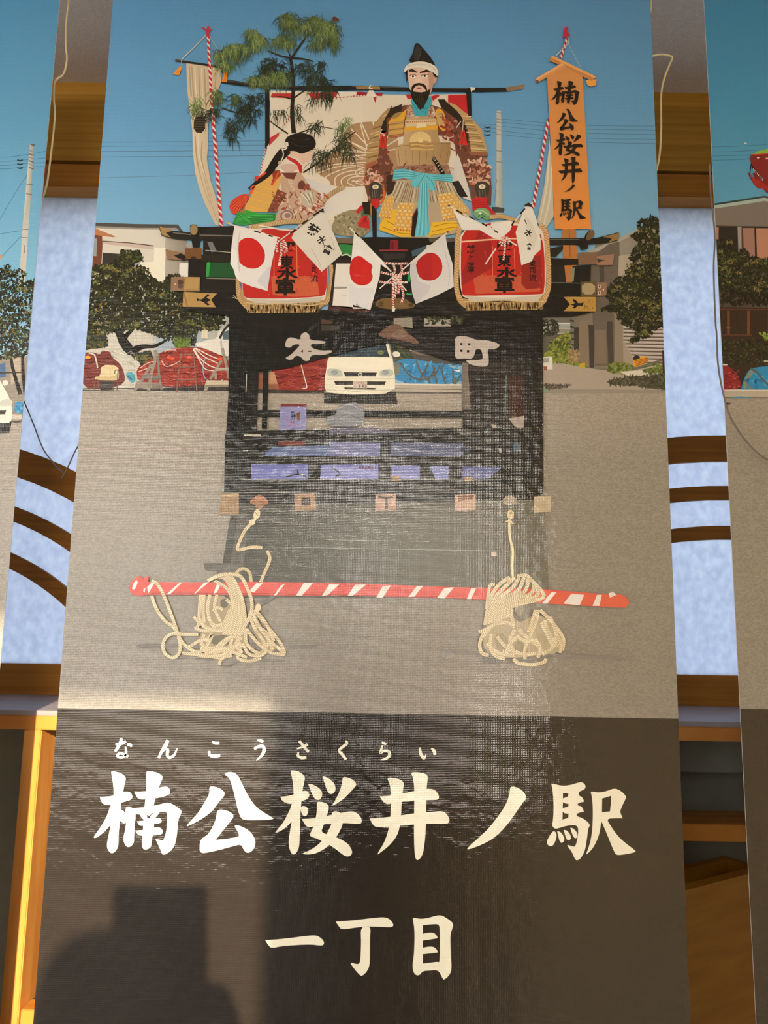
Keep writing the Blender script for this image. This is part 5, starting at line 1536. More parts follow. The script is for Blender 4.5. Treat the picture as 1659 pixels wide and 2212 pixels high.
a.p('0', '1000,905 1018,905 1018,926 1000,926', B1)
for s in ('D:755,2000 900,2000 900,2012 755,2012', 'D:745,2135 790,2135 790,2145 745,2145', 'E:690,1995 790,1995 790,2002 690,2002', 'E:1210,1990 1305,1990 1305,2000 1210,2000'):
    c, q = s.split(':'); a.p(c, q, 'b9b4a8')
a.p('I', '310,230 435,230 435,250 308,250', '6d3a36')
for s, c in (('555,165 760,165 880,190 550,195', '5c5a6c'), ('250,280 290,255 550,250 550,298 245,298', '55648c'), ('550,232 790,235 788,300 550,300', '666a94'), ('838,235 1180,240 1180,300 838,298', '565c78'),
             ('182,338 450,338 450,408 185,408', '6a70ab'), ('510,340 780,338 780,408 508,408', '7074b0'), ('842,342 975,342 975,410 842,410', '7277ad'), ('1020,345 1110,345 1108,410 1050,410', '7a82b4'), ('1172,348 1360,350 1290,410 1172,410', '5a608e')): a.p('I', s, c)
for s in ('345,398 400,385 450,400', '560,350 600,380 580,395'): a.st('I', s, 3, '2c2b30')
a.st('I', '400,360 405,390', 3, '2c2b30')
for k in range(6): a.p('I', [(690 + k * 14, 345), (700 + k * 14, 345), (700 + k * 14, 358), (690 + k * 14, 358)], '5a3c4c')
a.p('I', '845,392 885,392 885,415 845,415', '8a6f52'); a.p('I', '1180,398 1225,395 1225,415 1180,415', '96785a')
a.ell('I', 1190, 268, 22, 16, '2c3044'); a.p('I', '1345,262 1358,262 1358,285 1348,282', 'b0aaa4'); a.p('I', '1410,240 1445,240 1450,275 1415,270', '4a5a6c')
# skirt panel and its shadow
a.gp('0', '486,1092 1172,1080 1175,1105 1185,1290 470,1290 500,1110', [(480, '403f38'), (700, '434944'), (900, '4d5957'), (1100, '5a6661'), (1180, '66645a')], 0)
for s in ('I:250,725 1400,745', 'I:540,692 1020,700', 'I:140,410 1360,408', 'I:40,470 500,470'):
    c, q = s.split(':'); a.line(c, q, 1.2, '8d9089')
a.p('0', '440,1217 500,1217 515,1110 540,1110 520,1290 475,1290 470,1232 445,1232', '56534c')
a.p('I', '45,475 125,472 125,572 30,572', '8f7758'); a.line('I', '35,485 125,480', 2, 'b39b78'); a.line('I', '30,572 125,572', 1.6, '6d5a42')
for x in range(45, 125, 16): a.line('I', [(x, 490), (x - 2, 568)], .7, '77624a')
a.p('I', '170,515 200,490 222,478 245,490 270,515 250,530 225,520 200,530', '9a6c50', 1); a.ell('I', 222, 530, 20, 16, '8f6a52')
a.p('I', '388,478 485,472 488,552 388,555', '94795f'); a.p('I', '420,495 460,493 462,530 418,532', '3a342e')
a.p('I', '768,482 862,478 862,552 768,555', 'a8897a'); a.st('I', '780,490 815,495 850,490', 4, '3a3a38'); a.line('I', '818,495 818,545', 6, '4a4844')
a.p('I', '1140,482 1238,478 1238,552 1140,555', 'b39888'); a.p('I', '1150,485 1230,482 1225,500 1155,512', '7d5c48')
a.p('I', '1365,490 1420,485 1440,520 1365,530', '9b9182', 1); a.p('I', '1510,490 1590,485 1590,560 1510,565', 'b0a086')
a.p('I', '1310,748 1335,748 1335,768 1310,768', 'b9a89a')

# ---- drag ropes, striped pole and coils on the ground
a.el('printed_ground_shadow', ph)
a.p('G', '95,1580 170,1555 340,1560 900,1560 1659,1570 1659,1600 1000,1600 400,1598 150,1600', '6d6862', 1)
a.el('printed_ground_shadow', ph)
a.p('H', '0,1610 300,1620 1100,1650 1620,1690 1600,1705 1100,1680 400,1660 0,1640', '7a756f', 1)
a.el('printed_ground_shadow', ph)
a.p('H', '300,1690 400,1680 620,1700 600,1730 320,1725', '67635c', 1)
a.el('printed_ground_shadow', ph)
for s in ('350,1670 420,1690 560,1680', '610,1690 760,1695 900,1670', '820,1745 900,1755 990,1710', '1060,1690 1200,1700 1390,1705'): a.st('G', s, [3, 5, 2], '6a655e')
a.el('printed_ground_shadow', ph)
a.st('G', '1050,1420 1090,1330 1130,1250 1290,1155', [6, 8, 8, 7], '6b6a66')
RB, RD = 'cfc0a0', '7d6a48'
a.el('printed_drag_rope', ph)
a.rope('G', '1150,420 1140,470 1100,520 1040,590 1000,670 975,745 1010,750 1100,730 1190,735', 6.2, RB, RD)
a.p('G', '1130,410 1160,400 1175,430 1165,480 1120,490 1110,450', RB, 1); a.p('G', '1075,500 1110,490 1135,520 1110,545 1075,535', RB, 1); a.st('G', '1130,430 1150,460', 1.4, RD)
a.rope('G', '1230,760 1255,820 1240,880 1200,970 1170,1050', 6.4, RB, RD)
a.rope('G', '960,960 1000,920 1050,920 1085,960 1095,1040', 6, 'bfae8c', '8d7a58')
a.el('printed_drag_rope', ph)
a.st('H', '560,420 555,520 560,640 585,760 580,880 585,985', [5, 5, 5, 5.5, 5.5, 5], 'd6c9a4')
a.ell('H', 565, 450, 30, 40, 'cdbb94'); a.ell('H', 570, 440, 10, 14, '8d8a78'); a.p('H', '510,515 560,490 600,530 560,520', RB)
a.el('printed_striped_beam', ph)
a.p('G', '48,1090 60,1030 130,975 165,1000 215,975 210,1030 1659,1040 1659,1150 900,1140 200,1140 150,1150 60,1135', 'c24a40')
a.p('0', '520,1257 760,1260 960,1268 1120,1272 1160,1272 1345,1287 1345,1312 1160,1300 960,1292 760,1288 520,1284', 'c8524a')
a.p('H', '700,1110 860,1105 1440,1140 1510,1135 1560,1160 1588,1210 1555,1250 1480,1250 860,1215 710,1200', 'cd5a45')
a.line('0', '330,1281 600,1283 960,1291', 2.2, '9a3630'); a.line('0', '340,1259 600,1260', 1.6, 'd6685a')
a.p('G', '80,1050 110,1010 120,1035 95,1095 70,1090', 'd9d2cc'); a.p('G', '170,1085 185,1080 180,1120 168,1115', 'd9d2cc')
W = 'd9d2cd'
for s in ('240,1035 265,1035 210,1130 200,1075', '480,1035 500,1035 400,1132 370,1132', '690,1035 730,1032 615,1130 605,1130', '800,1050 830,1060 800,1120 770,1130', '1140,1040 1200,1035 1120,1120 1075,1110', '1350,1060 1385,1045 1310,1145 1290,1145', '1560,1042 1625,1040 1530,1148 1480,1145'): a.p('G', s, W)
for s in ('430,895 470,893 420,950 395,952', '550,900 600,898 545,950 515,955', '670,903 722,902 660,955 635,955', '800,910 840,905 800,965 770,962', '960,910 990,908 950,958 920,960', '1090,918 1135,915 1090,968 1055,965', '1215,920 1240,920 1215,970 1195,970'): a.p('I', s, W)
for s in ('920,1115 965,1115 880,1215 835,1215', '1090,1130 1200,1140 1160,1230 1020,1215', '1310,1140 1350,1140 1330,1235 1270,1235', '1410,1125 1450,1115 1478,1140 1420,1165'): a.p('H', s, W)
a.el('printed_rope_coil', ph)
G1 = ['240,1150 280,1260 350,1360 420,1410 470,1480', '240,1020 290,1050 350,1160 400,1290 450,1430 490,1530 560,1600 640,1640',
      '640,1480 520,1480 420,1475 360,1510 335,1580 360,1650 420,1680 470,1650 485,1580 470,1500', '500,1640 600,1650 700,1660 820,1680 930,1660',
      '660,1140 650,1260 640,1400 610,1430', '690,1140 680,1260 690,1380', '740,1140 720,1260 760,1400 830,1420', '800,1140 780,1250 830,1370', '770,1280 800,1250 850,1265',
      '600,1330 680,1400 780,1440 880,1400 920,1300 930,1180 880,1080 780,1020', '720,1330 780,1400 860,1380 910,1270', '610,1430 700,1450 840,1440 960,1390',
      '690,1480 670,1560 720,1600 820,1590 920,1500 1020,1420', '700,1540 760,1480 700,1600 620,1640', '1050,1430 1050,1540 1100,1610 1180,1640 1240,1560 1230,1470 1130,1400',
      '1110,1300 1160,1400 1250,1530 1330,1600 1380,1650 1260,1640', '1120,1270 1200,1370 1290,1480 1350,1560 1385,1640', '1140,1280 1230,1400 1290,1540', '1110,1330 1180,1440 1240,1520 1280,1620',
      '960,1480 1000,1580 980,1680 1080,1710 1180,1680', '930,1520 880,1640 760,1670 640,1660', '1000,1480 920,1640 840,1690 820,1740', '1020,1560 1080,1650 1180,1660 1240,1610', '560,1590 640,1540 720,1520', '800,1590 880,1520 960,1500 1020,1520', '860,1640 960,1590 1020,1640']
a.p('G', '650,1150 930,1150 980,1390 1040,1450 1050,1640 660,1650 640,1500 700,1430 640,1330', '94866a', 1)
a.p('G', '830,1180 890,1170 900,1240 850,1260 830,1230', '5f5a4c', 1); a.p('G', '700,1500 900,1480 960,1560 800,1590', '5f5642', 1); a.p('G', '1110,1350 1250,1480 1330,1600 1250,1640 1120,1500', '8d8066', 1)
for s in G1: a.rope('G', s, 6.6, RB, RD)
for s in ('660,1600 760,1640 900,1600 1000,1560', '700,1650 840,1600 960,1640 1060,1680', '650,1350 700,1420 820,1450 940,1420', '880,1180 940,1240 960,1340 930,1420', '1060,1440 1120,1520 1200,1600 1270,1640', '1080,1300 1120,1420 1200,1540 1220,1640'): a.rope('G', s, 6.6, RB, RD)
for k in range(7):
    t = k / 6
    a.rope('G', [(720 + 40 * t, 1020 - 20 * t), (800 + 50 * t, 985 - 20 * t), (880 + 40 * t, 1010 - 30 * t), (930 + 60 * t, 1120 - 20 * t), (930 + 100 * t, 1240), (880 + 160 * t, 1390 - 20 * t), (860 + 150 * t, 1480)], 7.0, 'd2c4a4', '7d6a48')
a.rope('G', '900,960 1000,980 1060,1080 1100,1200 1090,1310 1030,1420', 7, 'd2c4a4', '7d6a48')
a.p('G', '1130,1230 1160,1210 1185,1240 1170,1280 1130,1290', RB, 1)
a.el('printed_rope_coil', ph)
RB2, RD2 = 'd2c5a6', '8f7d5c'
a.p('H', '380,1180 560,1160 600,1400 800,1300 960,1400 1010,1560 980,1640 820,1660 560,1690 380,1650 320,1560 360,1440', 'a3977d', 1)
a.p('H', '600,1200 680,1170 690,1290 640,1330 600,1290', '8a8678', 1); a.p('H', '600,1530 700,1560 720,1660 600,1650', '8a7f66', 1); a.p('H', '420,1480 520,1470 560,1580 460,1640', '8f856c', 1)
for s in ['330,1500 420,1400 540,1380 600,1420', '360,1560 460,1640 600,1660', '450,1500 540,1600 680,1650 780,1640', '600,1440 560,1540 600,1640', '860,1360 900,1480 980,1580', '290,1460 350,1440 460,1370 540,1260 560,1160', '340,1460 300,1560 320,1640 380,1660', '400,1480 390,1580 430,1660 520,1690', '530,1640 560,1560 640,1490', '690,1690 690,1600 740,1480 790,1360 800,1270', '720,1460 760,1340 780,1270', '590,1690 640,1730 760,1740 850,1720 870,1690',
          '840,1650 930,1590 960,1500 930,1380 900,1330', '820,1270 880,1330 960,1420 1020,1520 1010,1620', '830,1380 880,1480 930,1580', '640,1440 700,1500 800,1580 840,1640', '960,1480 1000,1560 990,1640', '590,1400 570,1280 590,1180 660,1110', '780,1520 820,1600 800,1680', '620,1500 700,1540 760,1520']:
    a.rope('H', s, 7.2, RB2, RD2)
for k in range(8):
    t = k / 7
    a.rope('H', [(700 + 90 * t, 1000 + 60 * t) if k > 4 else (560 + 40 * k, 990), (470 + 60 * k * .9, 1050 + 16 * k), (400 + 34 * k, 1150 + 10 * k), (370 + 26 * k, 1260), (345 + 30 * k, 1400 - 10 * k)], 7.4, RB2, RD2)
a.rope('H', '430,1050 390,1060 370,1160 360,1260', 6.4, RB2, RD2)
a.rope('H', '620,980 700,975 760,1030 810,1080', 7, RB2, RD2)
a.flush()

# ------------------------------------------------------------------ black title panel
t = Art(XL, XR, ZBOT, ZSPLIT)
t.el('title_panel', mid)
t.raw([[(-200, 1400), (1900, 1400), (1900, 3200), (-200, 3200)]], hexc('201912'), y=-0.0006)
panel = t.flush()
WH = 'dcd8c6'
GL = {}
GL['nan'] = ('J', ['205,385 205,385 232,383 300,405 332,440 318,490 305,560 290,640 285,720 275,830 265,930 266,1020 245,1070 208,1095 180,1070 163,1030 175,960 195,870 212,720 225,600 222,500 205,410',
    '105,606 105,606 200,600 290,572 335,556 370,565 388,600 378,625 340,640 280,655 200,670 140,672 115,640',
    '200,660 285,660 270,740 205,835 150,900 100,940 60,962 50,950 80,910 130,840 175,750',
    '285,710 320,735 345,770 340,815 315,835 290,820 272,800 280,750',
    '510,385 510,385 590,387 645,420 645,450 610,525 590,590 575,650 560,720 545,760 520,765 495,750 490,700 500,600 510,500 505,410',
    '402,558 402,558 470,560 560,545 650,515 690,515 715,550 705,585 640,605 560,620 460,628 430,615',
    '325,700 350,685 380,700 410,705 415,760 405,850 400,950 398,1000 375,1030 345,1040 320,1015 305,965 325,890 335,800',
    '370,700 450,700 580,680 690,652 740,670 812,722 805,750 780,800 775,880 765,960 750,1020 720,1070 660,1105 640,1095 620,1040 585,970 585,970 600,968 640,980 655,980 675,920 685,850 690,760 680,735 640,730 560,745 400,760',
    '450,745 500,745 515,775 508,800 480,800 455,770', '620,740 620,740 580,790 545,800 530,780 570,740',
    '425,815 425,815 500,810 580,790 625,785 640,810 630,830 560,840 480,855 445,850',
    '480,790 560,790 575,850 560,930 550,1000 545,1040 500,1062 475,1050 465,1010 475,920 480,850',
    '410,895 410,895 500,890 580,865 620,865 650,895 645,925 590,935 500,935 440,940'], [])
GL['kou'] = ('J', ['1050,520 1070,512 1130,525 1175,555 1183,585 1165,610 1130,650 1080,720 1020,770 940,820 858,858 858,858 855,850 900,800 960,735 1010,650 1045,590 1052,550',
    '1185,400 1215,388 1265,393 1300,425 1330,490 1380,590 1440,680 1510,735 1600,785 1603,795 1560,802 1450,805 1370,805 1330,795 1310,760 1290,690 1260,560 1235,470 1215,435 1190,420',
    '1115,722 1150,712 1210,725 1255,755 1258,780 1220,830 1160,900 1105,975 1105,975 1180,970 1270,955 1310,945 1300,910 1265,855 1280,847 1330,860 1400,900 1440,960 1447,1010 1430,1060 1385,1092 1350,1070 1325,1010 1250,1030 1100,1070 1000,1090 970,1080 965,1050 970,990 990,958 1040,930 1080,860 1110,790'], [])
GL['sakura'] = ('K', ['192,375 192,375 240,375 290,400 318,432 308,480 295,540 285,640 275,760 272,900 268,1030 245,1085 215,1105 190,1080 172,1010 185,900 205,800 218,620 215,500 195,400',
    '102,602 102,602 180,595 270,565 310,548 345,560 355,590 345,615 300,640 200,665 160,662 120,640',
    '205,650 195,690 160,770 110,850 62,905 62,910 70,915 120,890 170,850 215,800 260,720 270,650', '275,690 310,680 340,700 345,735 330,765 310,773 285,750',
    '342,490 342,490 370,492 430,520 465,560 463,600 445,630 410,630 385,600 365,550', '467,428 467,428 490,428 550,465 580,510 577,560 545,583 515,570 495,520',
    '640,435 670,432 730,455 762,490 750,515 700,570 640,630 555,682 550,675 590,610 625,530 638,470',
    '415,648 450,645 505,660 525,690 510,750 480,840 450,910 530,935 620,965 690,1010 720,1060 722,1100 690,1120 650,1110 590,1060 500,1000 420,965 360,945 360,920 385,870 410,790 420,700',
    '548,735 580,725 635,745 650,780 640,850 600,930 540,1010 460,1070 380,1100 300,1100 295,1090 360,1065 440,1010 500,930 540,850 560,790',
    '288,795 288,795 380,790 500,768 640,740 720,727 770,745 805,790 805,830 780,838 680,830 580,830 480,840 400,855 350,868 320,850'], [])
GL['i'] = ('K', ['960,600 960,600 1050,595 1180,570 1300,545 1390,530 1440,545 1472,590 1470,625 1440,632 1340,632 1200,638 1080,655 1020,670 985,640',
    '872,790 872,790 970,785 1100,770 1260,745 1400,735 1490,725 1530,740 1563,790 1560,830 1520,836 1350,835 1200,845 1040,860 930,868 900,840',
    '1022,442 1060,437 1130,450 1173,480 1160,540 1150,640 1145,760 1135,860 1110,940 1050,1020 945,1100 945,1100 945,1085 1000,1000 1040,880 1055,760 1062,600 1050,500',
    '1230,395 1260,390 1330,395 1370,412 1375,445 1365,520 1362,700 1358,900 1345,1030 1330,1110 1290,1153 1270,1140 1260,1080 1255,900 1258,700 1260,520 1245,430'], [])
GL['no'] = ('L', ['485,165 505,152 550,162 600,195 627,240 622,265 590,300 530,390 450,500 360,590 260,650 125,700 112,690 200,610 300,520 400,390 460,290 480,220'], [])
GL['eki'] = ('L', ['842,130 842,130 870,132 920,148 1000,145 1085,117 1120,122 1140,150 1130,180 1075,200 1080,235 1110,245 1125,285 1125,285 1070,298 1068,320 1105,325 1123,372 1123,372 1062,385 1060,412 1110,425 1180,480 1160,515 1150,600 1135,700 1100,770 1065,795 1045,780 1020,720 978,665 978,665 990,658 1030,675 1050,670 1065,620 1075,540 1070,500 1040,485 960,495 890,520 865,515 845,485 855,460 862,380 860,250 850,170',
    '855,540 875,542 890,570 880,620 860,660 838,672 810,660 802,630 820,590', '892,540 892,540 920,545 950,585 955,620 940,640 920,640 905,600', '948,530 948,530 970,530 1000,560 1012,590 1005,615 980,620 965,590', '1005,510 1005,510 1030,515 1060,545 1070,580 1060,600 1040,600 1020,560',
    '1180,200 1200,198 1250,208 1320,195 1385,168 1440,190 1492,242 1480,265 1435,360 1440,390 1458,428 1458,428 1400,428 1318,432 1350,490 1420,590 1490,650 1572,710 1565,722 1480,740 1410,747 1390,730 1360,660 1320,560 1275,455 1270,460 1265,520 1245,600 1200,690 1145,742 1143,735 1165,680 1190,580 1200,450 1200,320 1190,230'],
    {0: ['942,210 942,210 990,212 990,212 985,240 985,240 942,258 942,258', '942,290 942,290 960,300 990,305 990,305 988,330 988,330 940,340 940,340', '940,372 940,372 960,388 990,388 990,388 988,425 988,425 938,440 938,440'], 5: ['1280,258 1280,258 1355,235 1355,235 1360,260 1348,370 1348,370 1278,378 1278,378']})
GL['ichi'] = ('M', ['50,535 50,535 200,525 350,505 460,493 500,510 535,545 532,575 500,580 430,570 300,575 180,585 100,602 75,575'], [])
GL['chou'] = ('M', ['630,382 630,382 800,370 950,350 1040,345 1080,365 1107,405 1100,425 1070,430 1000,425 900,422 800,430 680,450 655,420', '835,425 910,425 918,450 912,520 912,640 910,740 890,790 850,830 830,825 790,780 750,725 760,720 800,732 825,730 835,690 840,550'], [])
GL['me'] = ('M', ['1262,352 1280,350 1330,362 1400,350 1488,324 1540,350 1602,397 1590,440 1572,490 1578,650 1585,770 1570,820 1520,865 1505,840 1475,780 1400,785 1345,790 1325,820 1300,826 1275,810 1260,750 1275,660 1280,500 1275,410',
    '1335,485 1335,485 1410,470 1450,480 1470,515 1470,520 1335,540 1335,540', '1335,600 1335,600 1410,585 1450,595 1472,632 1470,637 1335,652 1335,652'],
    {0: ['1348,412 1348,412 1440,402 1480,405 1488,450 1488,720 1470,712 1400,722 1348,728 1348,728']})


def draw_gl(art, key, col, fit=None, yy=None, shift=None):
    c, strokes, holes = GL[key]
    loops = []
    for i, s in enumerate(strokes):
        lp = [chaikin(pts_of(c, s), 2)]
        if holes and i in holes:
            lp += [chaikin(pts_of(c, h), 2) for h in holes[i]]
        loops.append(lp)
    if fit:
        allp = [q for lp in loops for q in lp[0]]
        x0, x1 = min(q[0] for q in allp), max(q[0] for q in allp)
        y0, y1 = min(q[1] for q in allp), max(q[1] for q in allp)
        X0, Y0, X1, Y1 = fit
        m = lambda q: (X0 + (q[0] - x0) / (x1 - x0) * (X1 - X0), Y0 + (q[1] - y0) / (y1 - y0) * (Y1 - Y0))
        loops = [[[m(q) for q in k] for k in lp] for lp in loops]
    for lp in loops:
        art.raw(lp, hexc(col), y=art.lay(2))


for key in ('nan', 'kou', 'sakura', 'i', 'no', 'eki', 'ichi', 'chou', 'me'):
    t.el('title_character', panel)
    draw_gl(t, key, WH)
HIRA = [('J', [('240,150 280,148 330,125', [4, 6, 6]), ('290,97 285,130 262,175 236,212', [6, 7, 6, 5]), ('342,150 368,155 378,172', [5, 6, 4]), ('325,172 332,215 320,250 285,264 256,250 268,231 300,230 348,256', [3, 5, 5, 5, 5, 5, 5, 6])]),
        ('J', [('692,115 672,160 637,215 612,268', [7, 8, 6, 5]), ('636,222 670,192 690,203 686,243 706,263 745,243 772,185', [3, 5, 7, 6, 6, 5, 2])]),
        ('J', [('1072,128 1105,141 1136,140', [4, 6, 6]), ('1052,208 1050,236 1082,252 1142,246', [4, 6, 7, 6])]),
        ('J', [('1465,115 1500,122 1514,130', [3, 6, 5]), ('1436,190 1480,168 1515,168 1520,210 1496,252 1455,288', [5, 6, 6, 7, 5, 2])]),
        ('K', [('246,188 300,172 338,150', [3, 5, 6]), ('266,120 300,162 345,216', [6, 6, 6]), ('258,218 256,250 290,266 328,260', [3, 6, 6, 6])]),
        ('K', [('664,120 676,144 612,200 640,240 670,282', [4, 6, 6, 6, 6])]),
        ('K', [('978,133 1000,142 1016,152', [4, 6, 4]), ('985,160 975,190 966,226 1000,206 1036,212 1046,244 1012,274 968,284', [4, 5, 5, 5, 6, 7, 5, 2])]),
        ('K', [('1306,178 1314,232 1344,270 1358,238', [5, 7, 6, 2]), ('1404,184 1430,208 1437,242', [3, 7, 6])])]
for c, ss in HIRA:
    t.el('ruby_character', panel)
    for s, w in ss: t.st(c, s, w, WH, y=t.lay(2))
t.flush()

# the same name brushed on the wooden board in the picture
s_ = Art(XL, XR, ZSPLIT, ZTOP, a.n)
s_.el('printed_sign_lettering', ph)
for key, fit in (('nan', (758, 560, 1000, 765)), ('kou', (803, 800, 990, 985)), ('sakura', (780, 1005, 1030, 1205)), ('i', (818, 1212, 1022, 1440)), ('no', (868, 1450, 962, 1515)), ('eki', (828, 1572, 1055, 1762))):
    (x0, y0), (x1, y1) = pts_of('C', [fit[:2], fit[2:]])
    draw_gl(s_, key, '1f1812', (x0, y0, x1, y1))
s_.flush()

# ------------------------------------------------------------------ neighbouring banners
XR1 = (pt(140, 0).x + pt(71, 700).x + pt(4, 1430).x) / 3 - 0.003
XL1 = XR1 - (XR - XL)
left = banner('hanging_banner', 'banner picturing a white van and a concrete power pole before trees', XL1, XR1, ZTOP, ZBOT, ZSPLIT)
b = Art(XL1, XR1, ZSPLIT, ZTOP)
pl = backdrop(b, left, [(-900, '356f9a'), (0, '4583ad'), (250, '5690b6'), (420, '649dc0'), (560, '72a8c6'), (900, '8fb4c8')], ROAD)
for s in ('-600,60 -300,80 0,135 200,115 340,90', '-600,110 -300,130 0,165 340,140', '-600,150 -300,170 0,195 200,180 340,172', '-600,180 -300,195 0,220 200,205 340,203', '0,590 90,430 195,265', '0,690 160,665', '0,870 160,700'):
    b.el('printed_power_line', pl)
    b.st('O', s, 1.1, '466a85')
b.el('printed_utility_pole', pl)
b.gp('O', '218,45 250,40 245,100 232,300 205,700 180,1080 140,1080 160,700 195,300', [(40, 'b3b1a6'), (58, 'c2bfb2'), (70, '8d918c')], 0)
b.p('O', '220,40 260,40 245,60', '5c5a55')
for y in (85, 110, 135, 160, 185, 210): b.line('O', [(212, y), (246, y + 12)], 2.6, '83837c' if y % 2 else '5f615d')
for y, x in ((330, 195), (400, 192), (655, 165), (715, 160)): b.line('O', [(x - 4, y), (x + 42, y + 3)], 1.3, '55595a')
b.line('O', '183,770 182,830', 2, '4d4a46')
for y in (155, 183, 212):
    b.p('O', [(125, y - 4), (150, y), (168, y - 5), (165, y + 6), (148, y + 10), (128, y + 5)], '23282c')
for y in (300, 380, 455, 540, 620, 700): b.line('O', [(150 + (700 - y) * .05, y), (250, y + 1)], .6, '93a9b4')
b.el('printed_house', pl)
b.p('O', '-4400,1500 -600,1540 300,1580 300,2000 -4400,2000', '8a8176'); b.p('O', '-3900,1150 -3300,1000 -2700,1150 -2700,1560 -3900,1560', 'b3ada2'); b.p('O', '-3960,1170 -3300,990 -2640,1170 -2640,1130 -3300,950 -3960,1130', '4a4744'); b.p('O', '80,1580 150,1575 150,1760 80,1780', 'a89c8a'); b.p('O', '-40,1640 40,1620 45,1720 -40,1740', '4a6488')
b.el('printed_roof_tip', pl)
b.p('O', '0,835 18,850 0,885 -30,890', 'c08a58')
b.el('printed_tree', pl)
b.st('O', '150,1850 120,1750 90,1640 80,1540', [9, 8, 7, 5], '201912'); b.st('O', '185,1850 170,1700 165,1560', [8, 7, 6], '201912'); b.line('O', '-300,1700 180,1690', 3, '2a241e')
bush(b, 'O', [('-700,1000 -300,960 20,930 60,900 90,960 140,940 190,960 180,1040 260,1010 400,1020 400,1640 200,1560 100,1590 -100,1600 -700,1600', 1.0)], 3600, 3.6)
bush(b, 'O', [('-4400,1250 -3800,1180 -3000,1240 -2300,1150 -1600,1060 -1000,1080 -680,980 -680,1620 -4400,1680', 1.0)], 3800, 6.5)
b.el('printed_net_pile', pl)
b.p('O', '-3600,2010 -3400,1850 -2900,1800 -2300,1820 -2000,1900 -1800,2010', '86302a', 1)
for k in range(60):
    x, y = random.uniform(-3300, -2000), random.uniform(1860, 2000)
    b.st('O', [(x, y), (x + 60, y + random.uniform(-20, 20)), (x + 140, y + random.uniform(-20, 20))], 3, random.choice(['6a211d', '9b4338', '55191a']))
b.el('printed_van', pl)
b.p('O', '-480,1900 90,1900 85,2060 70,2130 -440,2140 -470,2060', '2a2826')
b.p('O', '-400,1590 -300,1570 -120,1575 -60,1640 20,1780 70,1870 92,1950 90,2040 60,2060 -450,2060 -490,2040 -490,1940 -460,1860', 'd8d3c2', 1)
b.p('O', '-390,1610 -110,1610 -80,1660 10,1790 -440,1790', '2a363c', 1); b.p('O', '-470,1900 -390,1885 -370,1935 -470,1940', 'b5b6ac', 1); b.p('O', '20,1755 50,1745 68,1765 55,1785 25,1790', 'd2cec2', 1)
b.p('O', '0,1895 70,1880 95,1900 90,1935 0,1940', 'b5b6ac', 1); b.p('O', '-200,1970 50,1965 40,1995 -200,2000', '302d29')
b.el('printed_tarpaulin', pl)
b.p('O', '100,1990 110,1920 140,1895 180,1920 300,1930 300,1995', '3583b2', 1)
for k in range(10):
    x, y = random.uniform(110, 180), random.uniform(1920, 1980)
    b.p('O', [(x, y), (x + 14, y - 12), (x + 20, y + 12)], random.choice(['2a6c9c', '58a4cc', '1d5c88']))
b.p('O', '90,1995 320,2000 320,2030 90,2025', 'b5aa9c'); b.st('O', '90,2045 130,2050 175,2035', [2, 5, 1], '4a433c')
b.flush()
tl = Art(XL1, XR1, ZBOT, ZSPLIT)
tl.el('title_panel', left)
tl.raw([[(-1500, 1400), (900, 1400), (900, 3200), (-1500, 3200)]], hexc('201912'), y=-0.0006)
tl.flush()

XL2 = (pt(1517, 0).x + pt(1566, 900).x + pt(1604, 1560).x + pt(1630, 2150).x) / 4
XR2 = XL2 + (XR - XL)
right = banner('hanging_banner', 'banner picturing a red and green dragon head beside a grey house', XL2, XR2, ZTOP, ZBOT, ZSPLIT)
ZS2 = pt(1604, 1531).z
c = Art(XL2, XR2, ZS2, ZTOP)
pr = backdrop(c, right, [(-900, '2a6f9e'), (0, '3a80ae'), (250, '458fb9'), (420, '559ac0'), (560, '66a2c2'), (900, '8fb4c8')], ROAD)
for y in (62, 102, 135, 168):
    c.el('printed_power_line', pr)
    c.st('P', [(40, y + 5), (300, y - 2), (700, y - 30)], 1.1, '3d6f92')
c.el('printed_spark', pr)
c.p('P', '322,34 340,34 340,42 322,42', 'd6d2c6')
c.el('printed_grey_house', pr)
c.p('P', '900,760 4900,760 4900,2000 900,2000', '8f8a80'); c.p('P', '60,560 480,480 900,560 1400,690 1400,1720 60,1720', '857d74')
c.p('P', '60,520 480,455 900,540 1440,690 1440,730 900,580 480,495 60,570', '9fb0ab'); c.p('P', '60,520 480,455 900,540 1440,690 1440,700 900,550 480,470 60,535', '2e4340')
c.p('P', '60,560 480,500 900,580 1400,720 1400,760 60,690', '77706a')
c.p('P', '60,690 520,700 900,700 1400,740 1400,1340 60,1340', '4b423b')
c.p('P', '85,700 118,710 115,800 85,800', 'ab7f6c'); c.p('P', '120,700 265,700 270,900 120,900', '2a231f'); c.p('P', '268,700 298,700 300,900 275,900', '97908a')
c.p('P', '310,712 400,712 410,950 320,930', '9b7466'); c.p('P', '415,715 900,715 900,1000 425,980', 'b08069'); c.line('P', '408,705 412,950', 3, '2c2420'); c.line('P', '310,705 900,705', 2.4, '2c2420')
c.p('P', '130,1340 1400,1345 1400,2000 130,1990', '33271f')
for x in (195, 355, 520): c.line('P', [(x, 1370), (x, 1560)], 6, '6b452e')
c.line('P', '130,1358 900,1362', 3, '5a3a26'); c.line('P', '150,1560 380,1562', 3, '5a3a26'); c.line('P', '180,1505 210,1505', 4, '7a5030')
c.el('printed_tree', pr)
bush(c, 'P', [('100,820 170,790 230,790 200,850 270,900 330,880 360,920 450,960 520,940 900,900 900,1260 520,1260 300,1260 130,1230 110,1000', 1.0)], 1500, 4.0)
c.leaves('P', '140,1230 900,1230 900,1330 140,1330', 260, 6, ['231f16', '2c261b', '1c1912'])
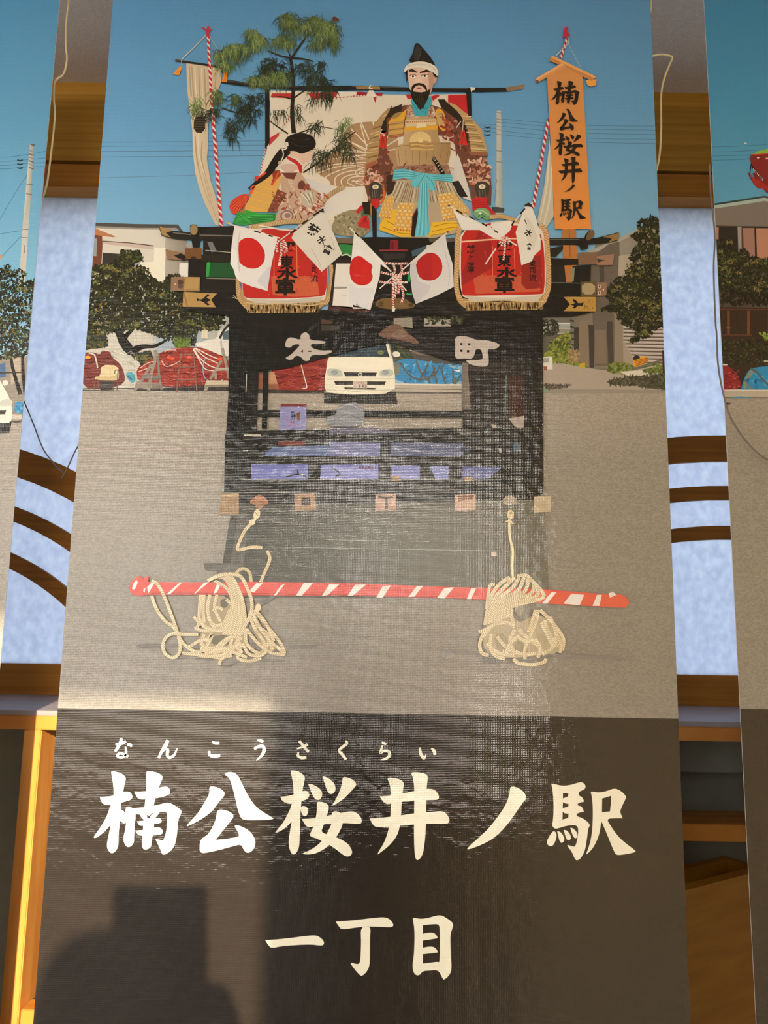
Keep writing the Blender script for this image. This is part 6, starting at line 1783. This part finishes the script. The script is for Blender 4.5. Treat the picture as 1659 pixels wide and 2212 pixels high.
c.leaves('P', '140,1600 520,1590 900,1590 900,1800 150,1800', 520, 4, ['262a1c', '34391f', '1d2016', '454a28'])
c.leaves('P', '440,1540 520,1540 900,1540 900,1610 450,1600', 90, 5, ['5f7a2c', '7c9440', '48602a'])
bush(c, 'P', [('880,1000 1600,900 2400,960 3200,860 4900,940 4900,1980 880,1980', 1.0)], 4200, 6.5)
c.el('printed_dragon_head', pr)
c.p('P', '900,260 1500,120 2100,200 2600,520 2700,1000 2500,1500 1900,1800 1500,1700 1900,1500 2200,1150 2150,800 1850,560 1400,470 1000,540', '3f7a3c', 1)
c.p('P', '1000,470 1400,400 1900,500 2250,800 2300,1150 2000,1520 1650,1690 1500,1700 1900,1480 2130,1150 2080,830 1820,600 1400,500 1000,560', 'c9a24a', 1)
for k in range(9): c.p('P', [(1000 + k * 130, 190 - k * (4 - k) * 6), (1060 + k * 130, 60 - k * (4 - k) * 6), (1110 + k * 130, 190 - k * (4 - k) * 6)], 'b03a2c')
c.p('P', '800,70 900,-140 960,-160 920,0 1000,80', 'd6b45a', 1); c.ell('P', 760, 110, 46, 30, 'e8e2d0'); c.ell('P', 750, 112, 18, 20, '1a1512')
c.p('P', '360,160 375,130 430,120 560,110 900,60 1100,200 1100,520 700,560 560,470 500,435 460,390 430,400 400,370 370,320 345,268 365,280 405,325 385,280 400,270 440,310 465,335 475,320 440,290 400,250 375,200', '7d2226', 0)
c.p('P', '385,125 430,100 512,80 900,0 900,90 512,122 430,125', '7fb04a'); c.st('P', '380,130 450,126 560,116', 2, 'c03a2c')
c.p('P', '345,268 370,300 400,370 440,398 480,400 560,470 700,560 700,480 560,420 480,360 430,330 405,325 370,290', 'a02c24')
c.st('P', '378,195 368,250 362,300', [2.4, 2, 1], '1c2428'); c.p('P', '375,200 400,240 440,285 470,330 460,335 420,290 385,240', '2a1214')
for x, y in ((420, 150), (430, 150), (490, 155), (500, 155)): c.p('P', [(x, y), (x + 10, y), (x + 4, y + 14)], 'e0dcd0')
for k in range(8): c.p('P', [(390 + k * 10, 235 + k * 12), (398 + k * 10, 243 + k * 12), (392 + k * 10, 256 + k * 12)], 'd6c8b8')
c.el('printed_net_pile', pr)
c.p('P', '130,1790 185,1795 185,1805 130,1805', 'd0cbc2'); c.p('P', '120,1800 200,1810 260,1880 290,1930 300,1990 120,2000', '84262a', 1)
for k in range(26):
    x, y = random.uniform(150, 270), random.uniform(1830, 1980)
    c.st('P', [(x, y), (x + 20, y + random.uniform(-10, 10))], 2, random.choice(['a33a3c', '641a1e', 'b5504e']))
c.el('printed_tarpaulin', pr)
c.p('P', '295,1980 330,1880 370,1830 450,1815 520,1810 900,1800 1500,1830 1700,1900 1750,2005 300,2005', '2b86b8', 1); c.p('P', '330,1900 370,1840 400,1850 350,1930 330,1990 310,1980', '7f8a72')
for k in range(30):
    x, y = random.uniform(320, 700), random.uniform(1850, 1980)
    c.p('P', [(x, y), (x + 40, y - 20), (x + 30, y + 30)], random.choice(['2476a6', '47a2cf', '1c5f8a', '3c95c6']))
c.st('P', '370,1830 420,1860 460,1910 520,1970', 5, '4d6068'); c.st('P', '330,1930 360,1980 400,2000', 4, '6b7a74')
c.p('P', '150,2000 4900,2005 4900,2070 150,2060', 'b0a698'); c.line('P', '150,2003 4900,2008', 3, 'd2cabd'); c.line('P', '150,2062 4900,2075', 3, '6d645a'); c.st('P', '215,2065 290,2060 360,2065', 3, '3f86ac')
c.st('P', '130,2100 180,2110 215,2105', [2, 6, 1], '4a443e'); c.line('P', '475,1770 600,1780', 4, 'b9b0a0')
c.flush()
tr2 = Art(XL2, XR2, ZBOT, ZS2)
tr2.el('title_panel', right)
tr2.raw([[(900, 1300), (3200, 1300), (3200, 3400), (900, 3400)]], hexc('201912'), y=-0.0006)
tr2.flush()

# ------------------------------------------------------------------ loose cords
M['cream_cord'] = new_mat('cream electric cord', 'cdbf94', 0.45, 0.4)
M['dark_cord'] = new_mat('dark thin wire', '3a3034', 0.45, 0.4)
M['grey_cord'] = new_mat('grey brown cord', '6d655e', 0.5, 0.4)


def cord_obj(label, segs, mat, rad, Y):
    bm = bmesh.new()
    for s in segs:
        P = [pt(x, y, Y if not callable(Y) else Y(x, y)) for x, y in s]
        tube_bm(catmull(P, 6), rad, 8, bm)
    o = from_bm('electric_cord', bm, mat, None, True)
    tag(o, label, 'cord')
    return o


z = lambda ox, oy, k, s: [(ox + float(q.split(',')[0]) / k, oy + float(q.split(',')[1]) / k) for q in s.split()]
cord_obj('cream cord dangling by the van banner down to the top of the wall panel', [z(0, 0, 2.9625, '450,-160 440,0 423,150 422,300 428,380 408,470 358,512 346,560 345,640 352,720 342,850 325,1000 305,1150 290,1215 265,1300 240,1420')], M['cream_cord'], 0.0011, 0.02)
cord_obj('thin dark wire drooping in front of the sloping curved strips', [z(0, 680, 2.911, '120,470 160,565 215,700 270,840 330,925 400,995')], M['dark_cord'], 0.0007, 0.02)
cord_obj('short thin dark wire end poking out beside the float banner', [z(0, 680, 2.911, '520,780 476,852 430,950 385,1032')], M['dark_cord'], 0.0007, 0.02)
cord_obj('cream cord curving down between the float banner and the dragon banner', [z(1300, 0, 3.159, '300,395 345,382 410,372 470,383 481,398 472,420 435,510 411,600 403,700 405,850 402,950 395,1050 378,1140 350,1230')], M['cream_cord'], 0.0011, 0.02)
cord_obj('small cream cord loop at the upper edge of the float banner', [z(1300, 0, 3.159, '330,-90 336,20 336,60 326,95 305,120')], M['cream_cord'], 0.0011, 0.02)
cord_obj('long grey cord hanging over the edge of the dragon banner', [z(1300, 0, 3.159, '735,1120 738,1200 744,1330 757,1450 768,1560 771,1660 764,1800 766,1950 776,2200') + z(1300, 680, 2.911, '722,120 730,300 758,470 800,620 870,745 960,850 1045,912 1160,960')], M['grey_cord'], 0.0009, -0.012)

# ------------------------------------------------------------------ unseen trees outside the open front, leaf gaps shaped to dapple the vinyl reflections
M['bark'] = noisy(new_mat('grey brown bark', '4a3c30', 0.9, 0.1), '41342a', '564739', (8, 8, 2), 5)
M['leaf'] = noisy(new_mat('garden leaves', '4c6a2c', 0.6, 0.3), '3c5723', '5f7d38', (3, 3, 3), 3)


def garden_tree(label, x, y, h, r, n, seed):
    rnd = random.Random(seed)
    root = empty('garden_tree', (x, y, -0.12))
    tag(root, label, 'tree', 'garden trees outside the open front')
    bm = tube_bm([(x, y, -0.12), (x + .05, y, h * .3), (x - .04, y + .03, h * .6), (x, y, h * .95)], [.14, .11, .08, .03], 10)
    for k in range(7):
        an = k * 0.9
        z0 = h * (.35 + .07 * k)
        tube_bm([(x, y, z0), (x + math.cos(an) * r * .4, y + math.sin(an) * r * .4, z0 + .3), (x + math.cos(an) * r * .8, y + math.sin(an) * r * .8, z0 + .45)], [.05, .035, .015], 6, bm)
    from_bm('trunk', bm, M['bark'], root, True)
    vs, fs = [], []
    clusters = [(rnd.gauss(0, .42), rnd.gauss(0, .42), rnd.gauss(0, .30)) for _ in range(46)]
    for _ in range(n):
        cx, cy, cz = rnd.choice(clusters)
        px_ = x + r * cx + rnd.gauss(0, .15) * r
        py_ = y + r * cy + rnd.gauss(0, .15) * r
        pz_ = h * .72 + h * .45 * cz + rnd.gauss(0, .12) * r
        u = Vector((rnd.gauss(0, 1), rnd.gauss(0, 1), rnd.gauss(0, .6))).normalized()
        v = u.orthogonal().normalized()
        s = rnd.uniform(.07, .14)
        k = len(vs)
        P = Vector((px_, py_, pz_))
        vs += [P - u * s, P + v * s * .45, P + u * s, P - v * s * .45]
        fs.append((k, k + 1, k + 2, k + 3))
    me = bpy.data.meshes.new('foliage')
    me.from_pydata(vs, [], fs)
    me.materials.append(M['leaf'])
    o = link('foliage', me, root)
    o['kind'] = 'stuff'


garden_tree('broad leafy garden tree outside the open front, second from the paving corner', -5.6, -8.6, 4.4, 1.25, 15000, 1)
garden_tree('tall leafy garden tree outside the open front, facing the van banner', -3.2, -13.6, 5.6, 1.25, 9000, 2)
garden_tree('slim leafy garden tree outside the open front, facing the float banner', -0.5, -8.6, 4.3, 1.1, 6500, 3)
garden_tree('low leafy garden tree outside the open front, behind the added cream blind', 2.1, -13.6, 4.2, 1.2, 8000, 4)
garden_tree('round leafy garden tree outside the open front, facing the dragon banner', 4.8, -8.6, 4.2, 1.15, 14000, 5)

# ------------------------------------------------------------------ the photographer and the phone
M['phone'] = new_mat('black phone case', '1b1b1d', 0.4, 0.5)
M['glass'] = new_mat('phone screen glass', '0c0d10', 0.08, 0.5)
M['skin'] = noisy(new_mat('skin', 'c99a7c', 0.5, 0.4), 'c39274', 'cfa184', (40, 40, 40), 3)
M['jacket'] = noisy(new_mat('navy jacket cloth', '2a3040', 0.85, 0.2), '252b3a', '303748', (60, 60, 60), 4)
M['trousers'] = noisy(new_mat('grey trousers cloth', '4a4a4c', 0.9, 0.2), '434345', '525254', (60, 60, 60), 4)
M['hair'] = new_mat('black hair', '15110f', 0.45, 0.4)
M['shoe'] = new_mat('dark leather shoe', '241c18', 0.4, 0.4)


def cam_pt(x, y, zback):
    """point in the phone's own frame: x right, y up, zback towards the user"""
    return EYE + CX * x + CY * y - _f * zback


def phone_box(name, x0, x1, y0, y1, z0, z1, mat, parent, bev):
    bm = bmesh.new()
    r = bmesh.ops.create_cube(bm, size=1.0)
    for v in r['verts']:
        v.co = Vector(((x0 + x1) / 2 + v.co.x * (x1 - x0), (y0 + y1) / 2 + v.co.y * (y1 - y0), (z0 + z1) / 2 + v.co.z * (z1 - z0)))
    if bev:
        bmesh.ops.bevel(bm, geom=list(bm.edges), offset=bev, segments=3, affect='EDGES')
    for v in bm.verts:
        v.co = cam_pt(*v.co)
    return from_bm(name, bm, mat, parent)


ph_root = empty('smartphone', cam_pt(-0.032, -0.134, 0.01))
tag(ph_root, 'black cased smartphone held upright in both hands of the photographer', 'phone')
phone_box('case', -0.076, 0.012, -0.134, 0.012, 0.004, 0.014, M['phone'], ph_root, 0.003)
phone_box('screen', -0.072, 0.008, -0.129, 0.007, 0.0141, 0.0148, M['glass'], ph_root, 0)


def skin_mesh(name, verts, edges, radii, mat, parent, sub=2):
    me = bpy.data.meshes.new(name)
    me.from_pydata([tuple(v) for v in verts], edges, [])
    o = link(name, me, parent)
    md = o.modifiers.new('skin', 'SKIN')
    for i, r in enumerate(radii):
        rr = r if isinstance(r, tuple) else (r, r)
        me.skin_vertices[0].data[i].radius = rr
    me.skin_vertices[0].data[0].use_root = True
    md.use_smooth_shade = True
    sd = o.modifiers.new('sub', 'SUBSURF')
    sd.levels = sd.render_levels = sub
    me.materials.append(mat)
    return o


PY = EYE.y - 0.46                                          # the photographer stands behind the phone
pr_ = empty('person', (0.0, PY, FLOOR_Z))
tag(pr_, 'person in navy jacket and grey trousers raising a phone toward the banners', 'person')
hw = 0.03
V, E, R = [], [], []


def nv(p, r, link_to=None):
    V.append(Vector(p)); R.append(r)
    if link_to is not None: E.append((link_to, len(V) - 1))
    return len(V) - 1


hipz = 0.86
pel = nv((hw, PY, hipz), (.15, .10))
wst = nv((hw, PY, hipz + .18), (.135, .09), pel)
chs = nv((hw, PY, hipz + .38), (.155, .105), wst)
nb = nv((hw, PY, hipz + .52), (.06, .06), chs)
nk = nv((hw, PY + .015, hipz + .60), (.05, .052), nb)
hd0 = nv((hw, PY + .02, hipz + .66), (.062, .075), nk)
hd1 = nv((hw, PY + .02, hipz + .74), (.076, .093), hd0)
hd2 = nv((hw, PY + .01, hipz + .81), (.068, .083), hd1)
nose = nv((hw, PY + .12, hipz + .70), (.012, .014), hd0)
LH = cam_pt(-0.092, -0.105, 0.018)
RH = cam_pt(0.03, -0.125, 0.018)
for sg, H in ((-1, LH), (1, RH)):
    sh = nv((hw + sg * .17, PY, hipz + .46), .058, chs)
    el = nv((hw + sg * .24, PY + .10, hipz + .24), .045, sh)
    wr = nv(H + Vector((sg * .015, -.05, -.06)), .028, el)
    palm = nv(H, (.03, .02), wr)
    # four fingers wrap behind the phone, the thumb lies along its edge
    for k in range(4):
        e_x = -0.076 if sg < 0 else 0.012
        y0 = H.dot(CY) - EYE.dot(CY) + .028 - k * .019
        f1 = nv(cam_pt(e_x + sg * .016, y0, .010), .0092, palm)
        f2 = nv(cam_pt(e_x + sg * .010, y0 + .004, -.006), .0086, f1)
        f3 = nv(cam_pt(e_x - sg * (.012 + .004 * (k in (1, 2))), y0 + .006, -.0065), .0075, f2)
    t1 = nv(cam_pt((-0.076 if sg < 0 else 0.012) + sg * .020, H.dot(CY) - EYE.dot(CY) + .03, .024), .0105, palm)
    t2 = nv(cam_pt((-0.076 if sg < 0 else 0.012) + sg * .004, H.dot(CY) - EYE.dot(CY) + .055, .026), .0095, t1)
for sg in (-1, 1):
    hp = nv((hw + sg * .09, PY, hipz - .06), (.085, .085), pel)
    kn = nv((hw + sg * .10, PY + .015, .47), .058, hp)
    an = nv((hw + sg * .10, PY - .02, .10), .04, kn)
    ft = nv((hw + sg * .105, PY + .07, .05), .035, an)
skin_mesh('body', V, E, R, M['skin'], pr_)
# clothes
jv = [Vector((hw, PY, hipz - .04)), Vector((hw, PY, hipz + .18)), Vector((hw, PY, hipz + .38)), Vector((hw, PY, hipz + .50))]
je = [(0, 1), (1, 2), (2, 3)]
jr = [(.175, .125), (.155, .112), (.178, .128), (.085, .085)]
for sg, H in ((-1, LH), (1, RH)):
    k = len(jv)
    jv += [Vector((hw + sg * .175, PY, hipz + .46)), Vector((hw + sg * .24, PY + .10, hipz + .24)), H + Vector((sg * .008, -.065, -.09))]
    je += [(2, k), (k, k + 1), (k + 1, k + 2)]
    jr += [.075, .060, .040]
skin_mesh('jacket', jv, je, jr, M['jacket'], pr_)
tv = [Vector((hw, PY, hipz + .02))]
te, trr = [], [(.165, .118)]
for sg in (-1, 1):
    k = len(tv)
    tv += [Vector((hw + sg * .09, PY, hipz - .08)), Vector((hw + sg * .10, PY + .015, .47)), Vector((hw + sg * .10, PY - .015, .11))]
    te += [(0, k), (k, k + 1), (k + 1, k + 2)]
    trr += [(.10, .10), .075, .065]
skin_mesh('trousers', tv, te, trr, M['trousers'], pr_)
for sg in (-1, 1):
    skin_mesh('shoe', [(hw + sg * .10, PY - .05, .045), (hw + sg * .103, PY + .04, .042), (hw + sg * .108, PY + .14, .035)], [(0, 1), (1, 2)], [(.042, .044), (.045, .042), (.04, .034)], M['shoe'], pr_)
skin_mesh('hair', [(hw, PY - .045, hipz + .70), (hw, PY - .02, hipz + .80), (hw, PY + .03, hipz + .845)], [(0, 1), (1, 2)], [(.066, .05), (.082, .075), (.066, .06)], M['hair'], pr_)
for sg in (-1, 1):
    skin_mesh('eye', [(hw + sg * .030, PY + .094, hipz + .735), (hw + sg * .030, PY + .100, hipz + .735)], [(0, 1)], [.009, .008], M['hair'], pr_, 1)
    skin_mesh('ear', [(hw + sg * .078, PY + .01, hipz + .735), (hw + sg * .082, PY + .005, hipz + .70)], [(0, 1)], [(.008, .018), (.007, .012)], M['skin'], pr_, 1)
skin_mesh('mouth', [(hw - .022, PY + .096, hipz + .652), (hw + .022, PY + .096, hipz + .652)], [(0, 1)], [(.006, .005), (.006, .005)], M['skin'], pr_, 1)
